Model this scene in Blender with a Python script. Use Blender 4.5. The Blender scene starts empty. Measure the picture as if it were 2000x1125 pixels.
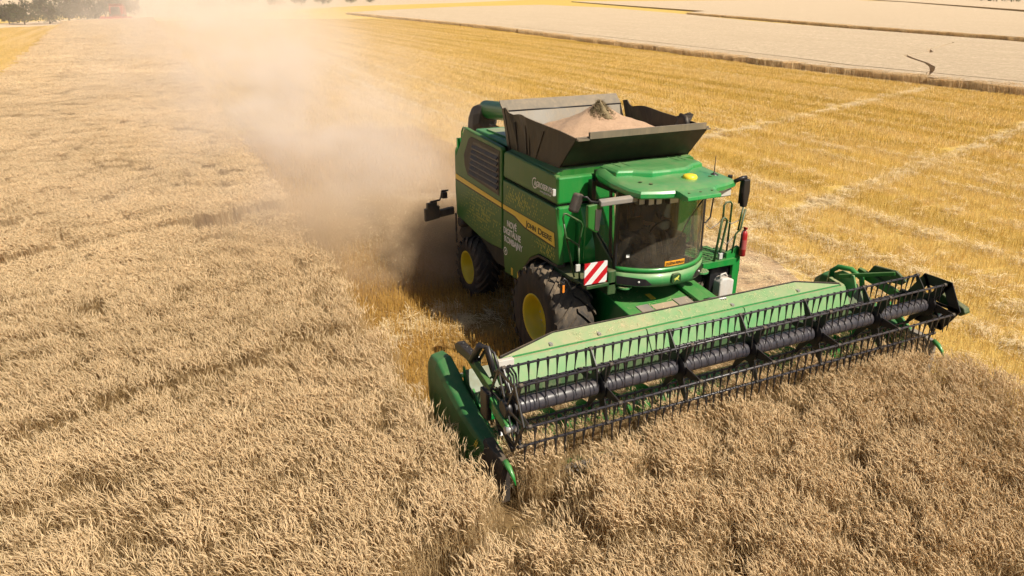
import bpy, math, random
import numpy as np
from mathutils import Vector, Matrix

random.seed(7)
rng = np.random.default_rng(11)
SC = bpy.context.scene
COL = SC.collection
R = math.radians

# ---------------------------------------------------------------- camera
cam_d = bpy.data.cameras.new("camera")
cam = bpy.data.objects.new("camera", cam_d)
COL.objects.link(cam)
SC.camera = cam
cam_d.sensor_width = 36.0
cam_d.lens = 36.0 * 1431.97 / 2000.0
cam_d.clip_start = 0.1
cam_d.clip_end = 6000
CAM = Vector((10.742, -7.412, 6.435))
_pit, _yaw, _rol = R(21.877), R(25.753), R(0.154)
_h = Vector((-math.cos(_yaw), math.sin(_yaw), 0))
_r = _h.cross(Vector((0, 0, 1)))
_d = _h * math.cos(_pit) - Vector((0, 0, 1)) * math.sin(_pit)
_u = _r.cross(_d)
_r, _u = _r * math.cos(_rol) + _u * math.sin(_rol), _u * math.cos(_rol) - _r * math.sin(_rol)
mw = Matrix((_r, _u, -_d)).transposed().to_4x4()
mw.translation = CAM
cam.matrix_world = mw

# ---------------------------------------------------------------- sky, sun, exposure
SUN_EL, SUN_AZ = R(48), R(23)            # azimuth from +x (forward of the machine) towards +y
W = bpy.data.worlds.new("World")
SC.world = W
W.use_nodes = True
nt = W.node_tree
sky = nt.nodes.new("ShaderNodeTexSky")
sky.sky_type = 'NISHITA'
sky.sun_disc = False
sky.sun_elevation = SUN_EL
sky.sun_rotation = R(90) - SUN_AZ
sky.dust_density = 2.0
sky.air_density = 1.0
bg = nt.nodes["Background"]
bg.inputs[1].default_value = 0.05
nt.links.new(sky.outputs[0], bg.inputs[0])
sun_d = bpy.data.lights.new("sun", 'SUN')
sun_d.energy = 5.0
sun_d.angle = R(0.53)
sun_d.color = (1.0, 0.925, 0.785)
sun = bpy.data.objects.new("sun", sun_d)
COL.objects.link(sun)
to_sun = Vector((math.cos(SUN_EL) * math.cos(SUN_AZ), math.cos(SUN_EL) * math.sin(SUN_AZ), math.sin(SUN_EL)))
sun.rotation_euler = to_sun.to_track_quat('Z', 'Y').to_euler()
sun.location = (20, 10, 30)
vs = SC.view_settings
vs.view_transform = 'Standard'
vs.look = 'None'
vs.exposure = 0.43
vs.gamma = 1.0
vs.use_curve_mapping = False
SC.render.engine = 'CYCLES'
cy = SC.cycles
cy.use_denoising = True
try:
    cy.denoiser = 'OPENIMAGEDENOISE'
    cy.denoising_prefilter = 'ACCURATE'
except Exception:
    pass
cy.max_bounces = 6
cy.diffuse_bounces = 3
cy.glossy_bounces = 3
cy.transmission_bounces = 6
cy.transparent_max_bounces = 12
cy.volume_bounces = 1
cy.volume_max_steps = 256
cy.use_adaptive_sampling = True
cy.adaptive_threshold = 0.035
cy.sample_clamp_indirect = 6.0

# ---------------------------------------------------------------- materials
def new_mat(name):
    m = bpy.data.materials.new(name)
    m.use_nodes = True
    t = m.node_tree
    return m, t, t.nodes, t.links, t.nodes["Principled BSDF"]

def N(t, kind, **kw):
    n = t.nodes.new(kind)
    for k, v in kw.items():
        setattr(n, k, v)
    return n

def math_(t, op, a, b=None, clamp=False):
    n = t.nodes.new("ShaderNodeMath")
    n.operation = op
    n.use_clamp = clamp
    for i, v in enumerate((a, b)):
        if v is None:
            continue
        if isinstance(v, (int, float)):
            n.inputs[i].default_value = v
        else:
            t.links.new(v, n.inputs[i])
    return n.outputs[0]

def mixc(t, fac, a, b):
    n = t.nodes.new("ShaderNodeMix")
    n.data_type = 'RGBA'
    for s, v in ((n.inputs[0], fac), (n.inputs[6], a), (n.inputs[7], b)):
        if hasattr(v, "links") or hasattr(v, "is_linked"):
            t.links.new(v, s)
        elif isinstance(v, (int, float)):
            s.default_value = v
        else:
            s.default_value = (*v, 1.0) if len(v) == 3 else v
    return n.outputs[2]

def noise(t, scale, detail=4, rough=0.6, vec=None):
    n = t.nodes.new("ShaderNodeTexNoise")
    n.inputs["Scale"].default_value = scale
    n.inputs["Detail"].default_value = detail
    n.inputs["Roughness"].default_value = rough
    if vec is not None:
        t.links.new(vec, n.inputs["Vector"])
    return n.outputs[0]

def ramp(t, fac, lo, hi, a=0.0, b=1.0):
    n = t.nodes.new("ShaderNodeMapRange")
    n.inputs[1].default_value = lo
    n.inputs[2].default_value = hi
    n.inputs[3].default_value = a
    n.inputs[4].default_value = b
    t.links.new(fac, n.inputs[0])
    return n.outputs[0]

def objpos(t):
    return t.nodes.new("ShaderNodeNewGeometry").outputs["Position"]

DUST = (0.46, 0.33, 0.20)

def paint(name, col, rough=0.35, metal=0.0, dust=0.3, dust_side=0.08, vary=0.15, coat=0.0, bump=0.0, scale=3.0, spec=0.5):
    """A painted or moulded surface with settled field dust on what faces up and thin streaky dirt elsewhere."""
    m, t, nd, ln, b = new_mat(name)
    pos = objpos(t)
    g = t.nodes.new("ShaderNodeNewGeometry")
    sx = t.nodes.new("ShaderNodeSeparateXYZ")
    ln.new(g.outputs["Normal"], sx.inputs[0])
    upf = ramp(t, sx.outputs[2], 0.15, 0.95)
    n1 = noise(t, scale, 5, 0.65, pos)
    n2 = noise(t, scale * 9, 3, 0.6, pos)
    nn = math_(t, 'MULTIPLY_ADD', n1, 0.7)
    t.nodes[-1].inputs[2].default_value = 0.0
    blot = ramp(t, n1, 0.32, 0.68)
    fine = ramp(t, n2, 0.25, 0.75, 0.6, 1.0)
    du = math_(t, 'MULTIPLY', math_(t, 'MULTIPLY', upf, dust), ramp(t, n1, 0.25, 0.7, 0.35, 1.25))
    mps = t.nodes.new("ShaderNodeMapping")
    ln.new(pos, mps.inputs[0])
    mps.inputs["Scale"].default_value = (9.0, 9.0, 0.9)
    stk = ramp(t, noise(t, 1.0, 4, 0.7, mps.outputs[0]), 0.48, 0.75, 0.0, 1.3)
    ds = math_(t, 'MULTIPLY', math_(t, 'ADD', math_(t, 'MULTIPLY', blot, 0.75), stk), dust_side)
    fac = math_(t, 'MULTIPLY', math_(t, 'ADD', du, ds), fine, clamp=True)
    c0 = mixc(t, ramp(t, n2, 0.2, 0.8, 0.0, vary), col, tuple(c * 0.55 for c in col))
    c = mixc(t, fac, c0, DUST)
    ln.new(c, b.inputs["Base Color"])
    rr = math_(t, 'ADD', math_(t, 'MULTIPLY', fac, 0.5), ramp(t, n1, 0.2, 0.8, rough * 0.85, rough * 1.2), clamp=True)
    ln.new(rr, b.inputs["Roughness"])
    b.inputs["Metallic"].default_value = metal
    b.inputs["Specular IOR Level"].default_value = spec
    if coat:
        b.inputs["Coat Weight"].default_value = coat
        b.inputs["Coat Roughness"].default_value = 0.12
    if bump:
        bn = t.nodes.new("ShaderNodeBump")
        bn.inputs["Strength"].default_value = bump
        bn.inputs["Distance"].default_value = 0.02
        ln.new(n2, bn.inputs["Height"])
        ln.new(bn.outputs[0], b.inputs["Normal"])
    return m

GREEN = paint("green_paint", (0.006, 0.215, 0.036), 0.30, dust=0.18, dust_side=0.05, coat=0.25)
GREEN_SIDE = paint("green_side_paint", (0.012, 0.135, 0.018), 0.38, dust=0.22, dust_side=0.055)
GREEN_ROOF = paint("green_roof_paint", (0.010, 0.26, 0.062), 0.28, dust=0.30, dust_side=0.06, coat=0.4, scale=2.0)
GREEN_HOOD = paint("green_dusty_sheen_paint", (0.04, 0.29, 0.085), 0.30, dust=0.66, dust_side=0.15, coat=0.5, scale=0.35)  # paler green: settled dust, plus sky and sun sheen put into the colour
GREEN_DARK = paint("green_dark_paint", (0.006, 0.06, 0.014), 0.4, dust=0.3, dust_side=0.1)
GREEN_DIV_SHADE = paint("divider_shaded_green", (0.005, 0.135, 0.030), 0.42, dust=0.12, dust_side=0.06)  # body green darkened, with the divider's shade put into the colour
YELLOW = paint("yellow_paint", (0.80, 0.63, 0.02), 0.4, dust=0.25, dust_side=0.08)
STRIPE = paint("yellow_stripe", (0.88, 0.62, 0.05), 0.4, dust=0.15, dust_side=0.08)
BLACK = paint("black_paint", (0.011, 0.011, 0.014), 0.36, dust=0.06, dust_side=0.015)
PLASTIC = paint("black_plastic", (0.022, 0.020, 0.021), 0.55, dust=0.22, dust_side=0.08)
TUBE = paint("dark_reel_tube", (0.040, 0.039, 0.050), 0.33, dust=0.08, dust_side=0.03)
RUBBER = paint("tyre_rubber", (0.017, 0.016, 0.017), 0.75, dust=0.35, dust_side=0.16, bump=0.15, scale=6)
TANK = paint("tank_sheet", (0.018, 0.014, 0.011), 0.5, dust=0.4, dust_side=0.05, scale=2.0)
TANK_IN = paint("tank_inner_sheet", (0.13, 0.112, 0.083), 0.45, dust=0.22, dust_side=0.2, scale=2.0)
STEEL = paint("bare_steel", (0.55, 0.54, 0.52), 0.38, metal=0.6, dust=0.25, dust_side=0.1)
GREYP = paint("grey_plastic", (0.20, 0.19, 0.18), 0.4, dust=0.3, dust_side=0.1)
DARKG = paint("dark_metal", (0.010, 0.012, 0.010), 0.7, dust=0.1, dust_side=0.06)  # near-black metal for body core, chassis and floors
WHITE = paint("white_plastic", (0.60, 0.58, 0.55), 0.45, dust=0.35, dust_side=0.3)
REDP = paint("red_paint", (0.34, 0.010, 0.014), 0.35, dust=0.15, dust_side=0.08)
ORANGE = paint("orange_sticker", (0.75, 0.32, 0.01), 0.5, dust=0.05, dust_side=0.1)
AMBER = paint("amber_lens", (0.75, 0.22, 0.02), 0.2, dust=0.1, dust_side=0.05)
BEACON = paint("beacon_dome", (0.85, 0.62, 0.03), 0.35, dust=0.1, dust_side=0.03)
LETTER_W = paint("white_lettering", (0.90, 0.90, 0.88), 0.5, dust=0.0, dust_side=0.03)
LETTER_K = paint("black_lettering", (0.015, 0.014, 0.012), 0.5, dust=0.0, dust_side=0.05)
DASH = paint("dash_print", (0.58, 0.58, 0.10), 0.5, dust=0.0, dust_side=0.1)
LAMP = paint("lamp_lens", (0.50, 0.49, 0.46), 0.15, dust=0.05, dust_side=0.05)
LOUVRE = paint("louvre_plastic", (0.030, 0.028, 0.028), 0.4, dust=0.4, dust_side=0.1)
WORN = paint("worn_metal", (0.34, 0.27, 0.19), 0.6, dust=0.4, dust_side=0.2)
SEAT = paint("seat_fabric", (0.03, 0.03, 0.032), 0.9, dust=0.1, dust_side=0.05)
SHIRT = paint("dark_shirt", (0.05, 0.07, 0.11), 0.9, dust=0, dust_side=0)
TROUSER = paint("grey_trousers", (0.22, 0.20, 0.17), 0.9, dust=0, dust_side=0)
SKIN = paint("skin", (0.45, 0.25, 0.17), 0.55, dust=0, dust_side=0)
HAIR = paint("hair", (0.03, 0.02, 0.015), 0.7, dust=0, dust_side=0)
INTER = paint("cab_trim", (0.10, 0.095, 0.085), 0.7, dust=0.1, dust_side=0.05)

def glass_mat(name, tint, film):
    """Tinted pane with a thin film of dust: mostly clear, reflecting, a little diffuse."""
    m, t, nd, ln, b = new_mat(name)
    nd.remove(b)
    out = nd["Material Output"]
    tr = N(t, "ShaderNodeBsdfTransparent")
    tr.inputs[0].default_value = (*tint, 1)
    gl = N(t, "ShaderNodeBsdfGlossy")
    gl.inputs["Roughness"].default_value = 0.04
    fr = N(t, "ShaderNodeFresnel")
    fr.inputs[0].default_value = 1.5
    mx = N(t, "ShaderNodeMixShader")
    ln.new(fr.outputs[0], mx.inputs[0])
    ln.new(tr.outputs[0], mx.inputs[1])
    ln.new(gl.outputs[0], mx.inputs[2])
    di = N(t, "ShaderNodeBsdfDiffuse")
    di.inputs[0].default_value = (0.50, 0.42, 0.32, 1)
    pos = objpos(t)
    n1 = noise(t, 3.0, 5, 0.65, pos)
    mx2 = N(t, "ShaderNodeMixShader")
    ln.new(ramp(t, n1, 0.3, 0.75, film * 0.35, film * 1.5), mx2.inputs[0])
    ln.new(mx.outputs[0], mx2.inputs[1])
    ln.new(di.outputs[0], mx2.inputs[2])
    ln.new(mx2.outputs[0], out.inputs[0])
    return m

GLASS = glass_mat("windscreen_glass", (0.52, 0.56, 0.52), 0.11)  # film paints in some of the pale screen reflection along with dust
GLASS2 = glass_mat("side_glass", (0.42, 0.47, 0.43), 0.08)
MIRROR = paint("mirror_glass", (0.6, 0.62, 0.62), 0.08, metal=1.0, dust=0, dust_side=0.15)

def stripes_mat():
    m, t, nd, ln, b = new_mat("hazard_stripes")
    pos = objpos(t)
    sx = N(t, "ShaderNodeSeparateXYZ")
    ln.new(pos, sx.inputs[0])
    s = math_(t, 'SUBTRACT', sx.outputs[2], sx.outputs[1])
    f = math_(t, 'FRACT', math_(t, 'MULTIPLY', s, 1 / 0.262))
    k = math_(t, 'GREATER_THAN', f, 0.5)
    c = mixc(t, k, (0.62, 0.62, 0.60), (0.45, 0.008, 0.015))
    ln.new(c, b.inputs["Base Color"])
    b.inputs["Roughness"].default_value = 0.4
    return m
HAZARD = stripes_mat()

# ---------------------------------------------------------------- mesh helpers
class MB:
    def __init__(s):
        s.v, s.f, s.sm = [], [], []
    def add(s, vs, fs, smooth=False):
        o = len(s.v)
        s.v += [tuple(v) for v in vs]
        for f in fs:
            s.f.append(tuple(i + o for i in f))
            s.sm.append(smooth)
        return s
    def box(s, x0, x1, y0, y1, z0, z1):
        v = [(x, y, z) for x in (x0, x1) for y in (y0, y1) for z in (z0, z1)]
        return s.add(v, [(0, 1, 3, 2), (4, 6, 7, 5), (0, 4, 5, 1), (2, 3, 7, 6), (0, 2, 6, 4), (1, 5, 7, 3)])
    def prism(s, poly, axis, a, b):
        """poly in the two remaining axes (order xyz), extruded along axis from a to b."""
        n = len(poly)
        def P(p, t):
            q = list(p)
            q.insert('xyz'.index(axis), t)
            return q
        v = [P(p, a) for p in poly] + [P(p, b) for p in poly]
        fs = [tuple(range(n)), tuple(range(2 * n - 1, n - 1, -1))]
        fs += [(i, i + n, (i + 1) % n + n, (i + 1) % n) for i in range(n)]
        return s.add(v, fs)
    def loft(s, rings, closed=True, caps=True, smooth=True):
        n = len(rings[0])
        v = [p for r in rings for p in r]
        fs = []
        for k in range(len(rings) - 1):
            for i in range(n if closed else n - 1):
                j = (i + 1) % n
                fs.append((k * n + i, k * n + j, (k + 1) * n + j, (k + 1) * n + i))
        s.add(v, fs, smooth)
        if caps and closed:
            o = len(s.v) - len(v)
            s.f.append(tuple(o + i for i in range(n))[::-1]); s.sm.append(False)
            s.f.append(tuple(o + (len(rings) - 1) * n + i for i in range(n))); s.sm.append(False)
        return s
    def tube(s, pts, r, n=8, smooth=True):
        pts = [Vector(p) for p in pts]
        rs = r if isinstance(r, (list, tuple)) else [r] * len(pts)
        rings, ref = [], None
        for i, p in enumerate(pts):
            a = pts[max(i - 1, 0)]; b = pts[min(i + 1, len(pts) - 1)]
            t = (b - a).normalized()
            if ref is None:
                ref = Vector((0, 0, 1)) if abs(t.z) < 0.9 else Vector((1, 0, 0))
            u = (ref - t * ref.dot(t)).normalized()
            ref = u
            w = t.cross(u)
            rings.append([p + (u * math.cos(k * 2 * math.pi / n) + w * math.sin(k * 2 * math.pi / n)) * rs[i] for k in range(n)])
        return s.loft(rings, True, True, smooth)
    def bar(s, a, b, w, h, upv=(0, 0, 1)):
        """rectangular bar from a to b; w across, h along upv."""
        a, b = Vector(a), Vector(b)
        t = (b - a).normalized()
        u = Vector(upv)
        u = (u - t * u.dot(t)).normalized()
        x = t.cross(u)
        r = [[p + x * sx * w / 2 + u * sz * h / 2 for sx, sz in ((-1, -1), (1, -1), (1, 1), (-1, 1))] for p in (a, b)]
        return s.loft(r, True, True, False)
    def lathe(s, prof, c, axis='y', n=32, smooth=True, closed=False):
        """prof: list of (radius, offset along axis)."""
        rings = []
        for rr, o in prof:
            ring = []
            for k in range(n):
                a = 2 * math.pi * k / n
                p, q = rr * math.cos(a), rr * math.sin(a)
                if axis == 'y':
                    ring.append((c[0] + p, c[1] + o, c[2] + q))
                elif axis == 'z':
                    ring.append((c[0] + p, c[1] + q, c[2] + o))
                else:
                    ring.append((c[0] + o, c[1] + p, c[2] + q))
            rings.append(ring)
        return s.loft(rings, True, not closed, smooth)
    def mesh(s, name):
        me = bpy.data.meshes.new(name)
        me.from_pydata(s.v, [], s.f)
        me.polygons.foreach_set("use_smooth", s.sm)
        import bmesh
        bm = bmesh.new(); bm.from_mesh(me)
        bmesh.ops.recalc_face_normals(bm, faces=bm.faces)
        bm.to_mesh(me); bm.free()
        return me
    def obj(s, name, mat, parent=None, bevel=0.0, seg=2):
        o = bpy.data.objects.new(name, s.mesh(name))
        COL.objects.link(o)
        for m in (mat if isinstance(mat, (list, tuple)) else [mat]):
            o.data.materials.append(m)
        if parent is not None:
            o.parent = parent
            o.matrix_parent_inverse = parent.matrix_world.inverted() if False else Matrix.Identity(4)
        if bevel:
            b = o.modifiers.new("bevel", 'BEVEL')
            b.width = bevel; b.segments = seg; b.limit_method = 'ANGLE'; b.angle_limit = R(35)
            b.harden_normals = False
        return o

def empty(name, parent=None):
    o = bpy.data.objects.new(name, None)
    COL.objects.link(o)
    o.empty_display_size = 0.2
    if parent is not None:
        o.parent = parent
    return o

def tag(o, label=None, cat=None, group=None, kind=None):
    if label: o["label"] = label
    if cat: o["category"] = cat
    if group: o["group"] = group
    if kind: o["kind"] = kind
    return o

def copy_obj(o, parent, loc=None):
    c = o.copy()
    COL.objects.link(c)
    c.parent = parent
    if loc is not None: c.location = loc
    return c

def mirror_y(o, parent):
    """A copy of a part on the other side of the machine (own mesh, mirrored in y)."""
    c = o.copy(); c.data = o.data.copy()
    COL.objects.link(c)
    c.data.transform(Matrix.Scale(-1, 4, Vector((0, 1, 0))))
    c.data.flip_normals()
    c.parent = parent
    return c

def text_mesh(body, name, mat, parent, loc, rot, size, width=None, align='LEFT', small_caps=None, offset=0.0, shear=0.0, thick=0.002):
    cu = bpy.data.curves.new(name, 'FONT')
    cu.body = body
    cu.size = size
    cu.align_x = align
    cu.extrude = thick
    cu.offset = offset
    cu.shear = shear
    cu.resolution_u = 3
    if small_caps:
        cu.small_caps_scale = small_caps
        for i in range(len(body)):
            cu.body_format[i].use_small_caps = True
    tmp = bpy.data.objects.new(name + "_tmp", cu)
    COL.objects.link(tmp)
    dg = bpy.context.evaluated_depsgraph_get()
    me = bpy.data.meshes.new_from_object(tmp.evaluated_get(dg))
    bpy.data.objects.remove(tmp)
    bpy.data.curves.remove(cu)
    if width:
        xs = [v.co.x for v in me.vertices]
        sc = width / (max(xs) - min(xs))
        me.transform(Matrix.Scale(sc, 4, Vector((1, 0, 0))))
    me.name = name
    me.materials.clear(); me.materials.append(mat)
    o = bpy.data.objects.new(name, me)
    COL.objects.link(o)
    o.parent = parent
    o.location = loc; o.rotation_euler = rot
    return o

# ================================================================ SETTING
def rows_ground():
    """stubble ground: golden straw litter in rows along x, paler chaff bands, soil between."""
    m, t, nd, ln, b = new_mat("stubble_ground")
    pos = objpos(t)
    mp = N(t, "ShaderNodeMapping")
    ln.new(pos, mp.inputs[0])
    mp.inputs["Scale"].default_value = (0.035, 0.55, 1)
    band = noise(t, 1.0, 4, 0.6, mp.outputs[0])
    mp2 = N(t, "ShaderNodeMapping")
    ln.new(pos, mp2.inputs[0])
    mp2.inputs["Scale"].default_value = (1.6, 9.0, 1)
    row = noise(t, 1.0, 3, 0.6, mp2.outputs[0])
    patch = noise(t, 0.07, 4, 0.6, pos)
    fine = noise(t, 38.0, 4, 0.7, pos)
    c = mixc(t, ramp(t, row, 0.25, 0.75), (0.52, 0.345, 0.08), (0.72, 0.50, 0.15))
    c = mixc(t, ramp(t, band, 0.48, 0.72, 0, 0.75), c, (0.62, 0.45, 0.21))
    c = mixc(t, ramp(t, patch, 0.35, 0.7, 0, 0.35), c, (0.62, 0.42, 0.09))
    c = mixc(t, ramp(t, fine, 0.35, 0.5, 0.55, 0.0), c, (0.30, 0.18, 0.06))
    ln.new(c, b.inputs["Base Color"])
    b.inputs["Roughness"].default_value = 0.9
    b.inputs["Specular IOR Level"].default_value = 0.1
    bn = N(t, "ShaderNodeBump")
    bn.inputs["Strength"].default_value = 0.6
    bn.inputs["Distance"].default_value = 0.06
    ln.new(math_(t, 'ADD', fine, row), bn.inputs["Height"])
    ln.new(bn.outputs[0], b.inputs["Normal"])
    return m
GROUND_M = rows_ground()

def soil_mat(name, a, b_, c_):
    m, t, nd, ln, b = new_mat(name)
    pos = objpos(t)
    f = noise(t, 14.0, 5, 0.7, pos)
    g = noise(t, 0.8, 4, 0.6, pos)
    c = mixc(t, ramp(t, f, 0.3, 0.7), a, b_)
    c = mixc(t, ramp(t, g, 0.4, 0.7, 0, 0.6), c, c_)
    ln.new(c, b.inputs["Base Color"])
    b.inputs["Roughness"].default_value = 0.95
    b.inputs["Specular IOR Level"].default_value = 0.1
    bn = N(t, "ShaderNodeBump")
    bn.inputs["Strength"].default_value = 0.5
    bn.inputs["Distance"].default_value = 0.05
    ln.new(f, bn.inputs["Height"])
    ln.new(bn.outputs[0], b.inputs["Normal"])
    return m
SOIL = soil_mat("wheat_floor_soil", (0.12, 0.075, 0.035), (0.24, 0.155, 0.07), (0.18, 0.12, 0.05))
TRACK = soil_mat("field_track_soil", (0.55, 0.40, 0.26), (0.66, 0.50, 0.34), (0.60, 0.42, 0.25))
CHAFFY = soil_mat("chaff_covered_soil", (0.36, 0.235, 0.125), (0.50, 0.345, 0.20), (0.44, 0.29, 0.155))

def sheet(name, poly, z, mat, label=None, kind="structure"):
    mb = MB()
    mb.add([(x, y, z) for x, y in poly], [tuple(range(len(poly)))])
    o = mb.obj(name, mat)
    tag(o, kind=kind)
    return o

big = []
for r_ in (0, 40, 120, 300, 700, 1500, 3000):
    big.append([(r_ * math.cos(a * math.pi / 24), r_ * math.sin(a * math.pi / 24), 0.0) for a in range(48)])
gm = MB()
gm.add([(0, 0, 0)] + [p for rg in big[1:] for p in rg],
       [(0, 1 + i, 1 + (i + 1) % 48) for i in range(48)] +
       [(1 + 48 * k + i, 1 + 48 * (k + 1) + i, 1 + 48 * (k + 1) + (i + 1) % 48, 1 + 48 * k + (i + 1) % 48) for k in range(5) for i in range(48)])
tag(gm.obj("ground", GROUND_M), kind="structure")

YR = 4.22          # edge of standing wheat on the machine's left
YL = -4.38         # edge of standing wheat on its right
def y_far(x):      # far edge of the standing strip
    return -14.4 + 0.036 * x
XEND = lambda y: -166.0 - 2.0 * (y + 30)     # end of the strip, at the field boundary
sheet("wheat_floor", [(24, -18), (24, YR), (3.0, YR), (3.0, YL), (-210, YL), (-196, -21.5), (-60, -16.6)], 0.004, SOIL)
sheet("chaff_floor", [(3.0, -1.0), (3.0, 4.2), (0.5, 5.4), (-2.5, 6.6), (-4.2, 6.9), (-7, 5.2), (-26, 3.0), (-60, 2), (-60, -3.8), (-12, -4.0), (-8, -3.0), (-4, -1.0)], 0.004, CHAFFY)
sheet("field_track", [(-150, -40), (-182, -22), (-205, -15), (-252, 12), (-410, 101), (-525, 206), (-900, 480), (-960, 440), (-560, 190), (-440, 88), (-270, 2), (-222, -22), (-196, -34), (-160, -60)], 0.006, TRACK)

FRESH = soil_mat("fresh_stubble_soil", (0.24, 0.145, 0.05), (0.40, 0.25, 0.085), (0.32, 0.19, 0.06))
sheet("stubble_floor", [(3.0, -4.38), (3.0, -0.9), (-60, -0.9), (-60, -4.38)], 0.002, FRESH)

# ---------------------------------------------------------------- instancing of stalks
def scatter(name, P, rot, scl, idx, variants, mat_objs_col, label, kind="stuff", cat=None):
    me = bpy.data.meshes.new(name)
    n = len(P)
    me.vertices.add(n)
    me.vertices.foreach_set("co", np.asarray(P, np.float32).ravel())
    a = me.attributes.new("rot", 'FLOAT_VECTOR', 'POINT'); a.data.foreach_set("vector", np.asarray(rot, np.float32).ravel())
    a = me.attributes.new("scl", 'FLOAT_VECTOR', 'POINT'); a.data.foreach_set("vector", np.asarray(scl, np.float32).ravel())
    a = me.attributes.new("idx", 'INT', 'POINT'); a.data.foreach_set("value", np.asarray(idx, np.int32))
    o = bpy.data.objects.new(name, me)
    COL.objects.link(o)
    ng = bpy.data.node_groups.new(name + "_nodes", 'GeometryNodeTree')
    ng.interface.new_socket("Geometry", in_out='INPUT', socket_type='NodeSocketGeometry')
    ng.interface.new_socket("Geometry", in_out='OUTPUT', socket_type='NodeSocketGeometry')
    gi = ng.nodes.new("NodeGroupInput"); go = ng.nodes.new("NodeGroupOutput")
    ip = ng.nodes.new("GeometryNodeInstanceOnPoints")
    ci = ng.nodes.new("GeometryNodeCollectionInfo")
    ci.inputs[0].default_value = mat_objs_col
    ci.inputs["Separate Children"].default_value = True
    ci.inputs["Reset Children"].default_value = True
    ip.inputs["Pick Instance"].default_value = True
    L = ng.links.new
    L(gi.outputs[0], ip.inputs["Points"])
    L(ci.outputs[0], ip.inputs["Instance"])
    for nm, ty, sk in (("idx", 'INT', "Instance Index"), ("rot", 'FLOAT_VECTOR', "Rotation"), ("scl", 'FLOAT_VECTOR', "Scale")):
        na = ng.nodes.new("GeometryNodeInputNamedAttribute")
        na.data_type = ty
        na.inputs[0].default_value = nm
        L(na.outputs[0], ip.inputs[sk])
    L(ip.outputs[0], go.inputs[0])
    md = o.modifiers.new("scatter", 'NODES')
    md.node_group = ng
    tag(o, label, cat, kind=kind)
    return o

def straw_mat(name, lo, hi, transl=0.25, rough=0.65, band=0.0):
    """per-stalk tone from the mesh, per-clump shift, some light through the stalks."""
    m, t, nd, ln, b = new_mat(name)
    at = N(t, "ShaderNodeAttribute"); at.attribute_name = "tone"
    oi = N(t, "ShaderNodeObjectInfo")
    big_ = noise(t, 0.16, 3, 0.6, objpos(t))
    f = math_(t, 'ADD', math_(t, 'MULTIPLY', at.outputs["Fac"], 0.7),
              math_(t, 'ADD', math_(t, 'MULTIPLY', oi.outputs["Random"], 0.16), math_(t, 'MULTIPLY', math_(t, 'SUBTRACT', big_, 0.5), 0.4)), clamp=True)
    c = mixc(t, f, lo, hi)
    if band:
        mp = N(t, "ShaderNodeMapping"); ln.new(objpos(t), mp.inputs[0]); mp.inputs["Scale"].default_value = (0.02, 0.62, 0.0)
        bn_ = noise(t, 1.0, 3, 0.55, mp.outputs[0])
        c = mixc(t, ramp(t, bn_, 0.42, 0.66, 0.0, band), c, (0.86, 0.66, 0.36))
        c = mixc(t, ramp(t, bn_, 0.30, 0.46, band * 0.6, 0.0), c, tuple(q * 0.75 for q in lo))
    ln.new(c, b.inputs["Base Color"])
    b.inputs["Roughness"].default_value = rough
    b.inputs["Specular IOR Level"].default_value = 0.25
    tl = N(t, "ShaderNodeBsdfTranslucent")
    ln.new(c, tl.inputs[0])
    mx = N(t, "ShaderNodeMixShader")
    mx.inputs[0].default_value = transl
    ln.new(b.outputs[0], mx.inputs[1]); ln.new(tl.outputs[0], mx.inputs[2])
    ln.new(mx.outputs[0], nd["Material Output"].inputs[0])
    return m
WHEAT = straw_mat("ripe_wheat", (0.36, 0.23, 0.09), (1.0, 0.80, 0.515), 0.42)
STUB = straw_mat("stubble_straw", (0.44, 0.28, 0.048), (0.95, 0.70, 0.235), 0.36, 0.65, 0.5)
STUB2 = straw_mat("fresh_stubble_straw", (0.30, 0.165, 0.03), (0.74, 0.47, 0.13), 0.3)
LOOSE = straw_mat("loose_straw", (0.62, 0.46, 0.23), (0.98, 0.82, 0.53), 0.25)

class Stalks:
    """numpy-free small mesh collector with a tone attribute per vertex."""
    def __init__(s): s.v, s.f, s.t = [], [], []
    def strip(s, pts, widths, side, tone):
        o = len(s.v)
        for p, w in zip(pts, widths):
            s.v += [tuple(p - side * w), tuple(p + side * w)]
            s.t += [tone, tone]
        for i in range(len(pts) - 1):
            s.f.append((o + 2 * i, o + 2 * i + 1, o + 2 * i + 3, o + 2 * i + 2))
    def spindle(s, pts, rad, tone, n=4):
        o = len(s.v)
        m = len(pts)
        for i, p in enumerate(pts):
            t = (pts[min(i + 1, m - 1)] - pts[max(i - 1, 0)]).normalized()
            u = t.orthogonal().normalized(); w = t.cross(u)
            for k in range(n):
                a = 2 * math.pi * (k + 0.5 * (i % 2)) / n
                s.v.append(tuple(p + (u * math.cos(a) + w * math.sin(a)) * rad[i])); s.t.append(tone)
        for i in range(m - 1):
            for k in range(n):
                s.f.append((o + i * n + k, o + i * n + (k + 1) % n, o + (i + 1) * n + (k + 1) % n, o + (i + 1) * n + k))
    def obj(s, name, mat, col):
        me = bpy.data.meshes.new(name)
        me.from_pydata(s.v, [], s.f)
        a = me.attributes.new("tone", 'FLOAT', 'POINT')
        a.data.foreach_set("value", np.array(s.t, np.float32))
        me.materials.append(mat)
        o = bpy.data.objects.new(name, me)
        col.objects.link(o)
        return o

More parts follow.
